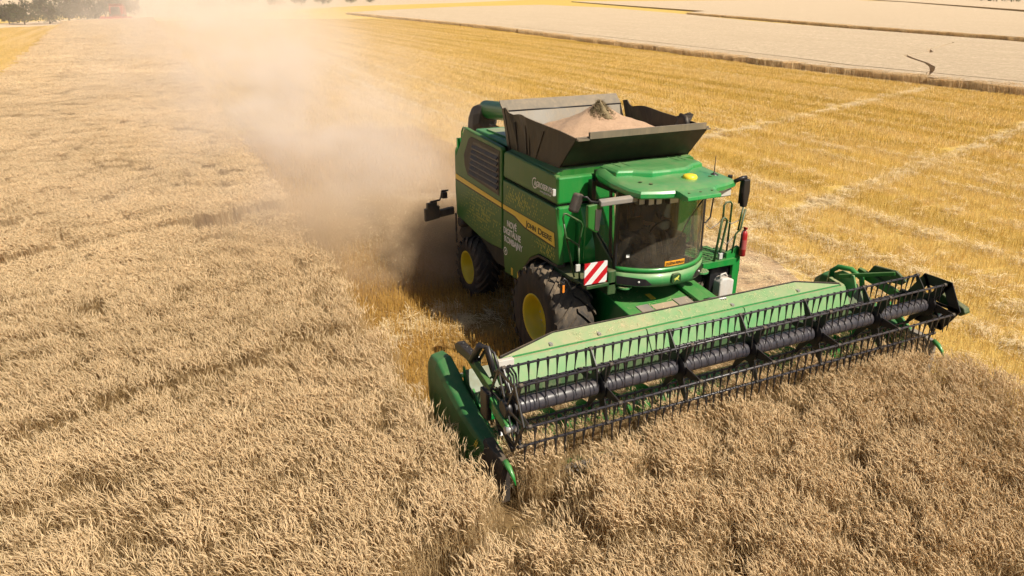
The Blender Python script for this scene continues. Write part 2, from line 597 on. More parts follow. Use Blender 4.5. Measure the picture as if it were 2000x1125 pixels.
def wheat_tuft(seed, n, size, fat, leaves=1, awns=3, hgt=0.93, nods=(0.3, 1.9), hvar=0.055, stem=0.65, tone0=0.70):
    rd = random.Random(seed)
    S = Stalks()
    for _ in range(n):
        x, y = rd.uniform(-size, size), rd.uniform(-size, size)
        h = hgt * rd.gauss(1.0, hvar)
        az = rd.gauss(0.95 + math.pi, 0.95)                       # the wind lays the ears over to one side
        lean = rd.uniform(0.04, 0.17)
        dx = Vector((math.cos(az), math.sin(az), 0))
        p0 = Vector((x, y, 0)); p1 = Vector((x, y, h * 0.55)) + dx * lean * 0.3; p2 = Vector((x, y, h * 0.9)) + dx * lean
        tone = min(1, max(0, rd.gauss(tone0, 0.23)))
        side = Vector((rd.uniform(-1, 1), rd.uniform(-1, 1), 0)).normalized()
        S.strip([p0, p1, p2], [0.0022 * fat, 0.002 * fat, 0.0016 * fat], side, tone * stem)
        nod = rd.uniform(*nods)                      # how far the ear nods
        L = rd.uniform(0.065, 0.095)
        q = p2.copy(); pts = [q.copy()]; th = rd.uniform(0.1, 0.5)
        for k in range(4):
            th += nod / 4
            q = q + (dx * math.sin(th) + Vector((0, 0, 1)) * math.cos(th)) * (L / 4) * (1 + 0.15 * fat)
            pts.append(q.copy())
        w = rd.uniform(0.0048, 0.0066) * fat
        S.spindle(pts, [w * 0.5, w, w * 1.02, w * 0.85, w * 0.2], tone)
        t = (pts[-1] - pts[-2]).normalized()
        for k in range(awns):
            b = pts[2 + k % 3]
            e = b + (t + Vector((rd.uniform(-.45, .45), rd.uniform(-.45, .45), rd.uniform(-.1, .5)))).normalized() * rd.uniform(0.035, 0.065)
            sd = Vector((rd.uniform(-1, 1), rd.uniform(-1, 1), rd.uniform(-1, 1))).normalized()
            S.strip([b, e], [0.0013 * fat, 0.0004 * fat], sd, min(1, tone + 0.12))
        for k in range(leaves):
            hz = rd.uniform(0.3, 0.8) * h
            la = rd.uniform(0, 6.28); ld = Vector((math.cos(la), math.sin(la), 0))
            b = Vector((x, y, hz)) + dx * lean * hz / h * 0.5
            S.strip([b, b + ld * 0.07 + Vector((0, 0, 0.05)), b + ld * 0.15 - Vector((0, 0, 0.05))], [0.003 * fat, 0.004 * fat, 0.001],
                    Vector((-ld.y, ld.x, 0)), rd.uniform(0.0, 0.4))
    return S

col_near = bpy.data.collections.new("wheat_near_src")
for k in range(6): wheat_tuft(100 + k, 44, 0.17, 1.0, 1, 3, 0.93, (0.15, 1.3), 0.045, 0.32, 0.78).obj("wn%d" % k, WHEAT, col_near)
col_mid = bpy.data.collections.new("wheat_mid_src")
for k in range(5): wheat_tuft(200 + k, 92, 0.30, 1.4, 0, 3, 0.93, (0.8, 1.9), 0.02, 0.8, 0.93).obj("wm%d" % k, WHEAT, col_mid)  # tone raised above the near tufts, painting in the brighter middle distance
col_far = bpy.data.collections.new("wheat_far_src")
for k in range(4): wheat_tuft(300 + k, 150, 0.75, 3.0, 0, 2, 0.93, (1.0, 2.0), 0.015, 1.0, 0.95).obj("wf%d" % k, WHEAT, col_far)  # palest tone: brightness of the hazy distance put into the stalk colour

TRAMS = [((-0.55, -6.9), (-0.283, 0.959)), ((-9.1, -8.3), (-0.31, 0.951)), ((4.35, -4.1), (-0.44, 0.898))]
def vnoise(x, y, s):
    return np.sin(x * s * 1.7 + 1.3 * np.sin(y * s * 1.1 + 2)) * np.sin(y * s * 1.9 + 1.7 * np.sin(x * s * .9))

def field_points(xa, xb, ya, yb, dens):
    n = int((xb - xa) * (yb - ya) * dens)
    return rng.uniform(xa, xb, n), rng.uniform(ya, yb, n)

def in_wheat(x, y):
    yedge = YL + 0.06 * vnoise(x, y * 0 + 3, 2.1)
    strip = (y < yedge) & (y > y_far(x)) & (x > -168 - 2.0 * (y + 30) * 0.6)
    front = (y < YR + 0.05 * vnoise(x, y * 0 + 1, 3.0)) & (y > y_far(x)) & (x > 3.15)
    ok = strip | front
    ok &= ~((x > 0.7) & (x < 3.9) & (y > -4.36) & (y < -3.86))    # the divider runs here
    ok &= ~((x > 2.4) & (x < 4.0) & (y > 3.86))
    for k, ((px, py), (dx, dy)) in enumerate(TRAMS):
        dist = np.abs((x - px) * dy - (y - py) * dx) + 0.07 * vnoise(x, y, 1.6)
        gap = dist < (0.25, 0.46, 0.29)[k] * (0.9 + 0.25 * vnoise(x, y, 0.9))
        ok &= ~(gap)
    return ok

def place(name, x, y, smin, smax, col, nvar, label, hs=(0.92, 1.08), full_rot=0.5):
    n = len(x)
    z = np.zeros(n)
    P = np.stack([x, y, z], 1)
    rot = np.stack([rng.normal(0, 0.03, n), rng.normal(0, 0.03, n), rng.normal(0.15, full_rot, n) + 0.35 * vnoise(x, y, 0.35)], 1)
    s = rng.uniform(smin, smax, n)
    hh = rng.uniform(*hs, n) * (1 + 0.02 * vnoise(x, y, 0.5))
    scl = np.stack([s, s, hh], 1)
    return scatter(name, P, rot, scl, rng.integers(0, nvar, n), None, col, label)

cx_, cy_ = CAM.x, CAM.y
dist = lambda x, y: np.hypot(x - cx_, y - cy_)
x, y = field_points(-22, 11.5, -17, 4.4, 21.0)
k = in_wheat(x, y) & (dist(x, y) < 17 + rng.normal(0, 1, len(x)))
place("standing_wheat", x[k], y[k], 0.9, 1.1, col_near, 6, "ripe straw coloured wheat standing in front of the harvester")
x, y = field_points(-58, 0, -17.5, -4, 6.5)
k = in_wheat(x, y) & (dist(x, y) >= 16.0) & (dist(x, y) < 60 + rng.normal(0, 3, len(x)))
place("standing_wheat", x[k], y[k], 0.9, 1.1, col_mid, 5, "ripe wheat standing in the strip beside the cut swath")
x, y = field_points(-215, -40, -22, -4, 1.1)
k = in_wheat(x, y) & (dist(x, y) >= 57)
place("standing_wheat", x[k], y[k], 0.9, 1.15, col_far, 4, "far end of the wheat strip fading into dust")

n = 620
x = rng.uniform(2.5, 3.3, n); y = rng.uniform(-3.85, 3.85, n)
scatter("cut_wheat", np.stack([x, y, np.full(n, 0.24)], 1), np.stack([rng.normal(0, .2, n), rng.normal(-0.75, 0.2, n), rng.normal(0, 0.25, n)], 1),
        np.stack([np.ones(n), np.ones(n), rng.uniform(0.55, 0.8, n)], 1), rng.integers(0, 6, n), None, col_near, "cut wheat sliding over the knife into the header")
# distant standing strips: raised canopy slabs with an uneven top, and a fringe of stalks
def canopy_mat():
    m, t, nd, ln, b = new_mat("distant_wheat_canopy")
    pos = objpos(t)
    f = noise(t, 2.2, 8, 0.85, pos)
    mp = N(t, "ShaderNodeMapping"); ln.new(pos, mp.inputs[0]); mp.inputs["Scale"].default_value = (0.06, 0.55, 1)
    g = noise(t, 1.0, 4, 0.6, mp.outputs[0])
    c = mixc(t, ramp(t, f, 0.36, 0.64), (0.40, 0.295, 0.185), (0.76, 0.59, 0.41))
    c = mixc(t, ramp(t, g, 0.4, 0.62, 0, 0.5), c, (0.52, 0.385, 0.25))
    ln.new(c, b.inputs["Base Color"])
    b.inputs["Roughness"].default_value = 0.9
    b.inputs["Specular IOR Level"].default_value = 0.1
    bn = N(t, "ShaderNodeBump"); bn.inputs["Strength"].default_value = 0.8; bn.inputs["Distance"].default_value = 0.25
    ln.new(f, bn.inputs["Height"]); ln.new(bn.outputs[0], b.inputs["Normal"])
    return m
CANOPY = canopy_mat()

def point_in(poly, x, y):
    ins = np.zeros(len(x), bool)
    n = len(poly)
    for i in range(n):
        (x1, y1), (x2, y2) = poly[i], poly[(i + 1) % n]
        c = ((y1 > y) != (y2 > y)) & (x < (x2 - x1) * (y - y1) / (y2 - y1 + 1e-12) + x1)
        ins ^= c
    return ins

def strip_field(poly, nfringe, label, dens, near_edge, tracks=()):
    """standing crop block: closed slab + stalks on top and along its near face."""
    mb = MB()
    mb.prism(poly, 'z', 0.008, 0.60)
    o = mb.obj("standing_wheat", CANOPY)
    for path, wd in tracks:
        pl = [Vector((p[0], p[1])) for p in path]
        left, right = [], []
        for i, p in enumerate(pl):
            d = (pl[min(i + 1, len(pl) - 1)] - pl[max(i - 1, 0)]).normalized(); q = Vector((-d.y, d.x)) * wd * (0.8 + 0.4 * math.sin(i * 1.7) ** 2)
            left.append(tuple(p + q)); right.append(tuple(p - q))
        cm = MB()
        n_ = len(left)
        vv = [(x, y, z) for z in (0.05, 2.0) for x, y in left + right[::-1]]
        m_ = 2 * n_
        cm.add(vv, [tuple(range(m_))[::-1], tuple(range(m_, 2 * m_))] + [(i, (i + 1) % m_, m_ + (i + 1) % m_, m_ + i) for i in range(m_)])
        c_ = cm.obj("track_cutter", CANOPY)
        md = o.modifiers.new("track", 'BOOLEAN'); md.operation = 'DIFFERENCE'; md.object = c_; md.solver = 'EXACT'
        dg = bpy.context.evaluated_depsgraph_get()
        m2 = bpy.data.meshes.new_from_object(o.evaluated_get(dg))
        o.modifiers.clear(); o.data = m2
        bpy.data.objects.remove(c_)
    tag(o, label, kind="stuff")
    xs = [p[0] for p in poly]; ys = [p[1] for p in poly]
    x, y = field_points(max(min(xs), -330), max(xs), min(ys), min(max(ys), 215), dens)
    x, y = x[:0], y[:0]
    ex, ey = [], []
    for (a, b) in zip(near_edge[:-1], near_edge[1:]):
        L = math.hypot(b[0] - a[0], b[1] - a[1]); n = int(L * nfringe)
        u = rng.uniform(0, 1, n)
        ex.append(a[0] + (b[0] - a[0]) * u); ey.append(a[1] + (b[1] - a[1]) * u + rng.normal(0.30, 0.10, n))
    x = np.concatenate([x] + ex); y = np.concatenate([y] + ey)
    for (cxx, cyy, rr) in CUTS:
        k = np.hypot(x - cxx, y - cyy) > rr
        x, y = x[k], y[k]
    return o, x, y
CUTS = []
for q in np.linspace(0, 1, 60):
    pth = [(-25.9, 42), (-31.2, 51.6), (-35.3, 57.1), (-42.2, 64.5), (-47.5, 71.9), (-55.9, 89.6)]
    s_ = q * (len(pth) - 1); i_ = min(int(s_), len(pth) - 2); fr_ = s_ - i_
    CUTS.append((pth[i_][0] * (1 - fr_) + pth[i_ + 1][0] * fr_ + 1.2 * math.sin(q * 9), pth[i_][1] * (1 - fr_) + pth[i_ + 1][1] * fr_, 0.55))
edge1 = [(60, 45), (-10, 46.0), (-21, 46.5), (-45, 46.6), (-124, 54.0), (-243, 55.0)]
poly1 = edge1 + [(-275, 77), (-344, 136), (-384, 202), (-297, 188), (-197, 152), (-131, 124), (-90, 110.5), (-57, 101), (-33, 90), (60, 60)]
edge2 = [(-20, 100), (-36, 102.5), (-60, 111), (-96, 121.5), (-141, 138.5), (-205, 163)]
poly2 = edge2 + [(-222, 185), (-325, 226), (-556, 320), (-700, 800), (-453, 587), (-171, 293), (-78, 193), (-10, 150)]
_sp = [(-24.8, 40), (-27.5, 45.5), (-31.2, 51.6), (-33.4, 54.6), (-36.2, 57.6), (-40.2, 61.0), (-43.6, 64.2), (-44.6, 67.5), (-45.2, 70.5), (-48.5, 74.5), (-51.5, 81), (-56, 89.6)]
TRK = [(_sp, 0.21), ([(30, 50.2), (-10, 50.0), (-22.5, 49.9), (-38, 49.5), (-46.5, 51.0), (-80, 53.8), (-124, 58.0)], 0.16)]
sx, sy = [], []
for poly, edge, lab, dn in ((poly1, edge1, "broad pale wheat strip standing beyond the golden stubble", 0.42), (poly2, edge2, "second pale wheat strip standing behind the nearer strip", 0.12)):
    o, x, y = strip_field(poly, 2.6, lab, dn, edge, TRK if edge is edge1 else ())
    sx.append(x); sy.append(y)
x = np.concatenate(sx); y = np.concatenate(sy)
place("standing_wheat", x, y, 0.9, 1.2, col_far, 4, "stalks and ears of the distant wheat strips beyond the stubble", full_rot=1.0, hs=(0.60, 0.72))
poly3 = [(-190, 325), (-455, 600), (-720, 860), (-900, 1500), (-100, 1500), (200, 700), (-60, 230)]
mb = MB(); mb.prism(poly3, 'z', 0.012, 0.72)
tag(mb.obj("standing_wheat", CANOPY), "third pale wheat field along the top edge of the photo", kind="stuff")
poly4 = [(-260, -2), (-420, 85), (-560, 200), (-900, 420), (-1500, 700), (-1800, 0), (-1200, -300), (-300, -120)]
sheet("far_field", poly4, 0.010, CANOPY)

# ---------------------------------------------------------------- stubble
def stubble_patch(seed, rows, per, fat, h):
    rd = random.Random(seed)
    S = Stalks()
    for r_ in range(rows):
        y0 = -0.5 + (r_ + 0.5) / rows
        for _ in range(per):
            x = rd.uniform(-0.5, 0.5); y = y0 + rd.gauss(0, 0.016)
            hh = h * rd.uniform(0.75, 1.15)
            tip = Vector((x + rd.gauss(0, 0.03), y + rd.gauss(0, 0.03), hh))
            a = rd.uniform(0, 3.14)
            S.strip([Vector((x, y, 0)), tip], [0.003 * fat, 0.0028 * fat], Vector((math.cos(a), math.sin(a), 0)), min(1, max(0, rd.gauss(0.6, 0.25))))
    for _ in range(int(rows * per * 0.25)):
        x, y = rd.uniform(-.5, .5), rd.uniform(-.5, .5); a = rd.uniform(0, 6.28); L = rd.uniform(.05, .16)
        z = rd.uniform(0.01, 0.07)
        d = Vector((math.cos(a), math.sin(a), rd.uniform(-.2, .2))) * L
        S.strip([Vector((x, y, z)), Vector((x, y, z)) + d], [0.003 * fat] * 2, Vector((0, 0, 1)).cross(d).normalized(), rd.uniform(.5, 1))
    return S
def loose_patch(seed, n, size, fat):
    rd = random.Random(seed); S = Stalks()
    for _ in range(n):
        rr = abs(rd.gauss(0, size * 0.55)); aa = rd.uniform(0, 6.28)
        x, y = rr * math.cos(aa), rr * math.sin(aa)
        z = rd.uniform(0.05, 0.20) * max(0.3, 1 - rr / size)
        a = rd.gauss(0, 0.8) + rd.choice((0, math.pi)); L = rd.uniform(.08, .26)
        d = Vector((math.cos(a), math.sin(a), rd.uniform(-.3, .3))) * L
        S.strip([Vector((x, y, z)), Vector((x, y, z)) + d * .5 + Vector((0, 0, .01)), Vector((x, y, z)) + d], [0.0032 * fat] * 3,
                Vector((rd.uniform(-.4, .4), rd.uniform(-.4, .4), 1)).cross(d).normalized(), rd.uniform(.35, 1))
    return S
col_s1 = bpy.data.collections.new("stubble_near_src")
for k in range(4): stubble_patch(400 + k, 8, 46, 1.15, 0.19).obj("sn%d" % k, STUB, col_s1)
col_s3 = bpy.data.collections.new("stubble_fresh_src")
for k in range(4): stubble_patch(450 + k, 8, 50, 1.15, 0.24).obj("sc%d" % k, STUB2, col_s3)
col_s2 = bpy.data.collections.new("stubble_far_src")
for k in range(4): stubble_patch(500 + k, 7, 26, 2.6, 0.19).obj("sf%d" % k, STUB, col_s2)
col_l = bpy.data.collections.new("loose_src")
for k in range(4): loose_patch(600 + k, 90, 0.42, 1.25).obj("lo%d" % k, LOOSE, col_l)

def grid_points(xa, xb, ya, yb, step):
    gx, gy = np.meshgrid(np.arange(xa, xb, step), np.arange(ya, yb, step))
    return gx.ravel() + rng.normal(0, 0.06, gx.size), gy.ravel()
def bare(x, y):
    return ((x + 2.2) / 3.8) ** 2 + ((y - 4.2) / 2.7) ** 2 < 1 + 0.2 * vnoise(x, y, 0.8)
def in_stubble(x, y):
    cut = (y > YL + 0.25) & (y < YR) & (x < 2.3) & (x > -190)
    rightf = (y >= YR) & (y < 45.8 + np.clip(-x - 45, 0, 100) * 0.08) & (x > -260) & (x < 30)
    leftf = (y < y_far(x) - 0.4) & (y > -45) & (x > -165 - 2.0 * (y + 30) * 0.6) & (x < -30)
    return cut | rightf | leftf
def tram_d(x, y):
    d = np.full(len(x), 99.0)
    for (px, py), (dx, dy) in TRAMS[:2]:
        d = np.minimum(d, np.abs((x - px) * dy - (y - py) * dx))
    return d
def place_grid(name, x, y, col, nvar, label, smin=1.0, smax=1.0):
    n = len(x)
    rot = np.stack([np.zeros(n), np.zeros(n), rng.integers(0, 2, n) * math.pi + rng.normal(0, 0.02, n)], 1)
    s = rng.uniform(smin, smax, n)
    scl = np.stack([s, s, rng.uniform(0.85, 1.15, n)], 1)
    return scatter(name, np.stack([x, y, np.zeros(n)], 1), rot, scl, rng.integers(0, nvar, n), None, col, label)
x, y = grid_points(-34, 8, -14, 30, 1.0)
k = in_stubble(x, y) & (dist(x, y) < 38)
k &= ~bare(x, y)
k &= ~((tram_d(x, y) < 0.35) & (rng.uniform(0, 1, len(x)) < 0.6))
kk = k & ~((y < YR) & (y > YL)); place_grid("stubble", x[kk], y[kk], col_s1, 4, "golden cut stubble in rows around the harvester")
kk = k & (y < YR) & (y > YL); place_grid("stubble", x[kk], y[kk], col_s3, 4, "brownish fresh stubble in the swath just cut behind the header")
x, y = grid_points(-260, 30, -45, 55, 1.0)
k = in_stubble(x, y) & (dist(x, y) >= 37) & (dist(x, y) < 210)
k &= ~((tram_d(x, y) < 0.4) & (rng.uniform(0, 1, len(x)) < 0.6))
place_grid("stubble", x[k], y[k], col_s2, 4, "golden stubble stretching away to the wheat strips")
# loose straw: swath bands along the driving direction, tracks across it, thin everywhere
lx, ly = [], []
yb = 5.5
while yb < 46:
    dn = rng.choice((0.5, 0.9, 1.6, 2.6), p=(0.25, 0.3, 0.25, 0.2))
    n = int(230 * dn)
    x = rng.uniform(-116, 9, n)
    keep = vnoise(x, x * 0 + yb * 3, 0.22) > -0.85
    lx.append(x[keep]); ly.append((yb + 0.12 * np.sin(x * 0.05 + yb) + rng.normal(0, 0.10 + 0.05 * (yb > 15), n))[keep])
    yb += rng.uniform(0.8, 1.9)
for yb in (7.15, 8.95, 12.2):
    n = 560
    x = rng.uniform(-60, 9, n)
    lx.append(x); ly.append(yb + rng.normal(0, 0.17, n))
for (px, py), (dx, dy) in TRAMS[:2]:
    n = 420
    s_ = rng.uniform(11, 56, n)
    sg = rng.choice((-0.0, 0.35), n)
    lx.append(px + dx * s_ + sg + rng.normal(0, .12, n)); ly.append(py + dy * s_ + rng.normal(0, .2, n))
n = 300
lx.append(rng.uniform(-80, 8, n)); ly.append(rng.uniform(4.5, 45, n))
n = 260
lx.append(rng.uniform(-14, 1.0, n)); ly.append(np.abs(rng.normal(0, 2.2, n)) - 1.2)
n = 160
lx.append(rng.uniform(-16, 8, n)); ly.append(rng.uniform(4.6, 16, n))
n = 70
lx.append(rng.uniform(-5.5, 1.0, n)); ly.append(rng.uniform(2.0, 7.0, n))
n = 40
lx.append(rng.uniform(-3.2, -2.0, n)); ly.append(rng.uniform(-3.9, -0.5, n))
x = np.concatenate(lx); y = np.concatenate(ly)
k = in_stubble(x, y); x, y = x[k], y[k]
n = len(x)
s = rng.uniform(0.7, 1.2, n)
scatter("loose_straw", np.stack([x, y, np.zeros(n)], 1), np.stack([np.zeros(n), np.zeros(n), rng.normal(0, .8, n)], 1), np.stack([s, s, rng.uniform(.6, 1.1, n)], 1),
        rng.integers(0, 4, n), None, col_l, "pale loose straw lying in lines on the stubble")

# ================================================================ COMBINE HARVESTER
CH = empty("combine_harvester")
tag(CH, "green combine harvester with yellow wheels and open grain tank", "harvester")
ROT_SIDE = (R(90), 0, 0)
YS = -1.5            # plane of the side panels on the machine's right

# --- inner body, chassis
mb = MB()
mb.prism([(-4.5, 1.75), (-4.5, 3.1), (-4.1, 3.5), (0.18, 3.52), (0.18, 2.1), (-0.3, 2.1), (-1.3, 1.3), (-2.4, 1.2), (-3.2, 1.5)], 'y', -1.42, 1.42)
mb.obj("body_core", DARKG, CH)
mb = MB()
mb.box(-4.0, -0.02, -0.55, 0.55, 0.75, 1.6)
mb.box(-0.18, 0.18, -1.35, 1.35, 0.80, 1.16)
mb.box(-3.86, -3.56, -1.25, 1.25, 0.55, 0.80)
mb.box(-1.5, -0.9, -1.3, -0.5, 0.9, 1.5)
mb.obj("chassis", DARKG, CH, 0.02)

def side_panel(name, poly, y0, y1, mat, bevel=0.02, both=True):
    o = MB().prism(poly, 'y', y0, y1).obj(name, mat, CH, bevel, 3)
    if both:
        mirror_y(o, CH)
    return o
# rear side panel (with the engine grille), middle panel over the front wheel, grain tank side panel
rear_poly = [(-4.44, 1.72), (-4.50, 2.4), (-4.46, 3.05), (-4.16, 3.38), (-3.92, 3.76), (-3.75, 3.79), (-2.02, 3.70), (-1.985, 3.65), (-1.985, 1.64), (-2.5, 1.58), (-3.2, 1.58), (-3.9, 1.66)]
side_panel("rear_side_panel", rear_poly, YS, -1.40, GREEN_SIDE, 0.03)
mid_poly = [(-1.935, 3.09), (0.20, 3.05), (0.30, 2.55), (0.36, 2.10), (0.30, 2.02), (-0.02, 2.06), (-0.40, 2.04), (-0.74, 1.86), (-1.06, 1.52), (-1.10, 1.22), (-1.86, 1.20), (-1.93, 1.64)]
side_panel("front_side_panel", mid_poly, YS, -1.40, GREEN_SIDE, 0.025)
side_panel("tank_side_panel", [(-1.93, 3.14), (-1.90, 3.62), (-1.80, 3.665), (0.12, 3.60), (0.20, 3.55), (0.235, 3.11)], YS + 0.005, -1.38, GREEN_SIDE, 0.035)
# black wheel arch trim
arch = [(0.33, 2.02), (-0.40, 1.985), (-0.72, 1.81), (-1.03, 1.50), (-1.06, 1.50), (-0.74, 1.855), (-0.40, 2.035), (0.33, 2.065)]
side_panel("arch_trim", arch, YS - 0.012, -1.36, PLASTIC, 0.0)
# sloping roof shoulder of the tank panel
mb = MB().prism([(-1.46, 3.63), (-1.34, 3.70), (1.34, 3.70), (1.46, 3.63), (1.40, 3.5), (-1.40, 3.5)], 'x', -1.86, 0.10)
mb.obj("tank_shoulder", GREEN_SIDE, CH, 0.03)
# grille: black surround, recess, louvres
g_out = [(-3.48, 3.66), (-2.06, 3.62), (-2.10, 2.72), (-3.72, 2.80), (-3.88, 2.98), (-3.92, 3.20), (-3.62, 3.60)]
side_panel("grille_surround", g_out, YS - 0.008, -1.43, PLASTIC, 0.006)
side_panel("grille_recess", [(-3.36, 3.58), (-2.12, 3.55), (-2.15, 2.77), (-3.62, 2.85)], YS - 0.012, -1.45, BLACK, 0.0, False)
for i in range(6):
    u = (i + 0.5) / 6.3
    z0 = 3.55 - u * 0.74
    xl = -3.36 - 0.26 * u; xr = -2.14
    mb = MB()
    mb.add([(xl, YS - 0.055, z0 - 0.030), (xr, YS - 0.055, z0 - 0.055), (xr, YS - 0.013, z0 + 0.010), (xl, YS - 0.013, z0 + 0.035),
            (xl, YS - 0.055, z0 - 0.050), (xr, YS - 0.055, z0 - 0.075), (xr, YS - 0.013, z0 - 0.030), (xl, YS - 0.013, z0 - 0.005)],
           [(0, 1, 2, 3), (0, 4, 5, 1), (4, 7, 6, 5), (0, 3, 7, 4), (1, 5, 6, 2), (2, 6, 7, 3)])
    mb.obj("grille_louvre", LOUVRE, CH)
# yellow stripe with dark lower border
st_border = [(-4.46, 2.70), (-1.93, 2.615), (0.17, 2.615), (0.22, 2.33), (-0.98, 2.365), (-1.15, 2.40), (-1.42, 2.47), (-1.55, 2.475), (-4.47, 2.545)]
st = [(-4.45, 2.685), (-1.93, 2.60), (0.155, 2.60), (0.20, 2.355), (-0.95, 2.395), (-1.10, 2.425), (-1.38, 2.497), (-1.55, 2.505), (-4.46, 2.575)]
def split_x(poly, xa, xb):
    """clip a side-view polygon to xa..xb so the stripe stops at the panel gap"""
    def clip(ps, xc, keep_less):
        out = []
        for i in range(len(ps)):
            a, b = ps[i], ps[(i + 1) % len(ps)]
            ia = (a[0] <= xc) == keep_less; ib = (b[0] <= xc) == keep_less
            if ia: out.append(a)
            if ia != ib:
                t_ = (xc - a[0]) / (b[0] - a[0]); out.append((xc, a[1] + (b[1] - a[1]) * t_))
        return out
    return clip(clip(poly, xb, True), xa, False)
for xa, xb in ((-4.43, -2.0), (-1.92, 0.30)):
    MB().prism(split_x(st_border, xa, xb), 'y', YS - 0.003, YS + 0.02).obj("stripe_border", LETTER_K, CH)
    MB().prism(split_x(st, xa, xb), 'y', YS - 0.006, YS + 0.02).obj("yellow_stripe", STRIPE, CH)
text_mesh("John", "stripe_lettering", LETTER_K, CH, (-0.90, YS - 0.008, 2.43), ROT_SIDE, 0.16, 0.40, small_caps=0.82, offset=0.003)
text_mesh("Deere", "stripe_lettering", LETTER_K, CH, (-0.43, YS - 0.008, 2.425), ROT_SIDE, 0.16, 0.50, small_caps=0.82, offset=0.003)
for body, xx, zz, w in (("NOVÉ", -1.74, 2.205, 0.42), ("DIGITÁLNE", -1.90, 2.035, 0.76), ("KOMBAJNY", -1.86, 1.865, 0.80)):
    text_mesh(body, "side_lettering", LETTER_W, CH, (xx, YS - 0.004, zz), ROT_SIDE, 0.175, w, offset=0.004)
text_mesh("AGROSERVIS", "tank_lettering", LETTER_W, CH, (-0.62, YS + 0.001, 3.27), ROT_SIDE, 0.135, 0.66, offset=0.003)
text_mesh("www.agroservis.sk", "tank_lettering", LETTER_W, CH, (-0.40, YS + 0.001, 3.205), ROT_SIDE, 0.06, 0.42)
mb = MB()
ring = [(math.cos(a) , math.sin(a)) for a in np.linspace(R(60), R(330), 16)]
mb.add([(-0.60 + 0.10 * c, YS + 0.001, 3.315 + 0.10 * s) for c, s in ring] + [(-0.60 + 0.08 * c, YS + 0.001, 3.315 + 0.078 * s) for c, s in ring],
       [(i, i + 1, i + 17, i + 16) for i in range(15)])
mb.obj("tank_logo_arc", LETTER_W, CH)
# round white badge below the lettering
mb = MB().lathe([(0.085, -0.004), (0.085, -0.002), (0.0, -0.002)], (-1.81, YS - 0.001, 1.66), 'y', 20)
mb.obj("round_badge", LETTER_W, CH)
mb = MB()
mb.lathe([(0.062, -0.0065), (0.062, -0.0045), (0.0, -0.0045)], (-1.81, YS - 0.001, 1.66), 'y', 20)
mb.obj("round_badge_centre", GREEN_SIDE, CH)
MB().prism([(-1.85, 1.63), (-1.80, 1.70), (-1.76, 1.69), (-1.80, 1.66), (-1.77, 1.62), (-1.82, 1.65)], 'y', YS - 0.010, YS - 0.0085).obj("round_badge_mark", LETTER_W, CH)
# printed dashes that thin out across the panels
rd = random.Random(5)
def dashes(xa, xb, za, zb, nx, nz, centre, spread, inside):
    mb = MB()
    for i in range(nx):
        for j in range(nz):
            x = xa + (xb - xa) * (i + 0.5) / nx + (0.5 * (xb - xa) / nx if j % 2 else 0)
            z = za + (zb - za) * (j + 0.5) / nz
            d = math.hypot((x - centre[0]) / spread[0], (z - centre[1]) / spread[1])
            if d > 1.05 or not inside(x, z) or rd.random() < 0.22 + 0.3 * d:
                continue
            s = (0.35 + 0.65 * max(0, 1 - d)) * rd.uniform(0.8, 1.1)
            h = 0.040 * s; w = 0.014 * s
            mb.add([(x - w, YS - 0.0025, z - h), (x + w, YS - 0.0025, z - h * 0.6), (x + w, YS - 0.0025, z + h), (x - w, YS - 0.0025, z + h * 0.6)], [(0, 1, 2, 3)])
    return mb
dashes(-4.2, -2.05, 1.70, 2.52, 34, 12, (-2.9, 2.12), (1.25, 0.46), lambda x, z: z < 2.50 and z > 1.72).obj("dash_print", DASH, CH)["kind"] = "stuff"
dashes(-1.85, 0.1, 2.66, 3.02, 30, 6, (-1.2, 2.84), (1.15, 0.26), lambda x, z: z > 2.66).obj("dash_print", DASH, CH)["kind"] = "stuff"
dashes(-0.75, 0.25, 2.10, 2.33, 18, 4, (-0.1, 2.2), (0.6, 0.2), lambda x, z: z < 2.33).obj("dash_print", DASH, CH)["kind"] = "stuff"
for dx in (-1.55, -1.28):
    MB().box(dx, dx + 0.07, YS - 0.003, YS + 0.02, 1.25, 1.40).obj("side_decal", STRIPE, CH)
# rear hood with rounded corners
plan = [(-4.46, -1.48), (-4.62, -1.44), (-4.78, -1.30), (-4.86, -1.05), (-4.90, -0.5), (-4.90, 0.5), (-4.86, 1.05), (-4.78, 1.30), (-4.62, 1.44), (-4.46, 1.48)]
rings = []
for z, k, sh in ((1.62, 0.55, 0.0), (1.85, 0.8, 0), (2.2, 1, 0), (2.9, 1, 0), (3.15, 0.95, 0), (3.24, 0.86, 0)):
    rings.append([(-4.46 + (x + 4.46) * k, y * (1 if k > 0.9 else 0.985), z) for x, y in plan])
MB().loft(rings, True, True, True).obj("rear_hood", GREEN_SIDE, CH)
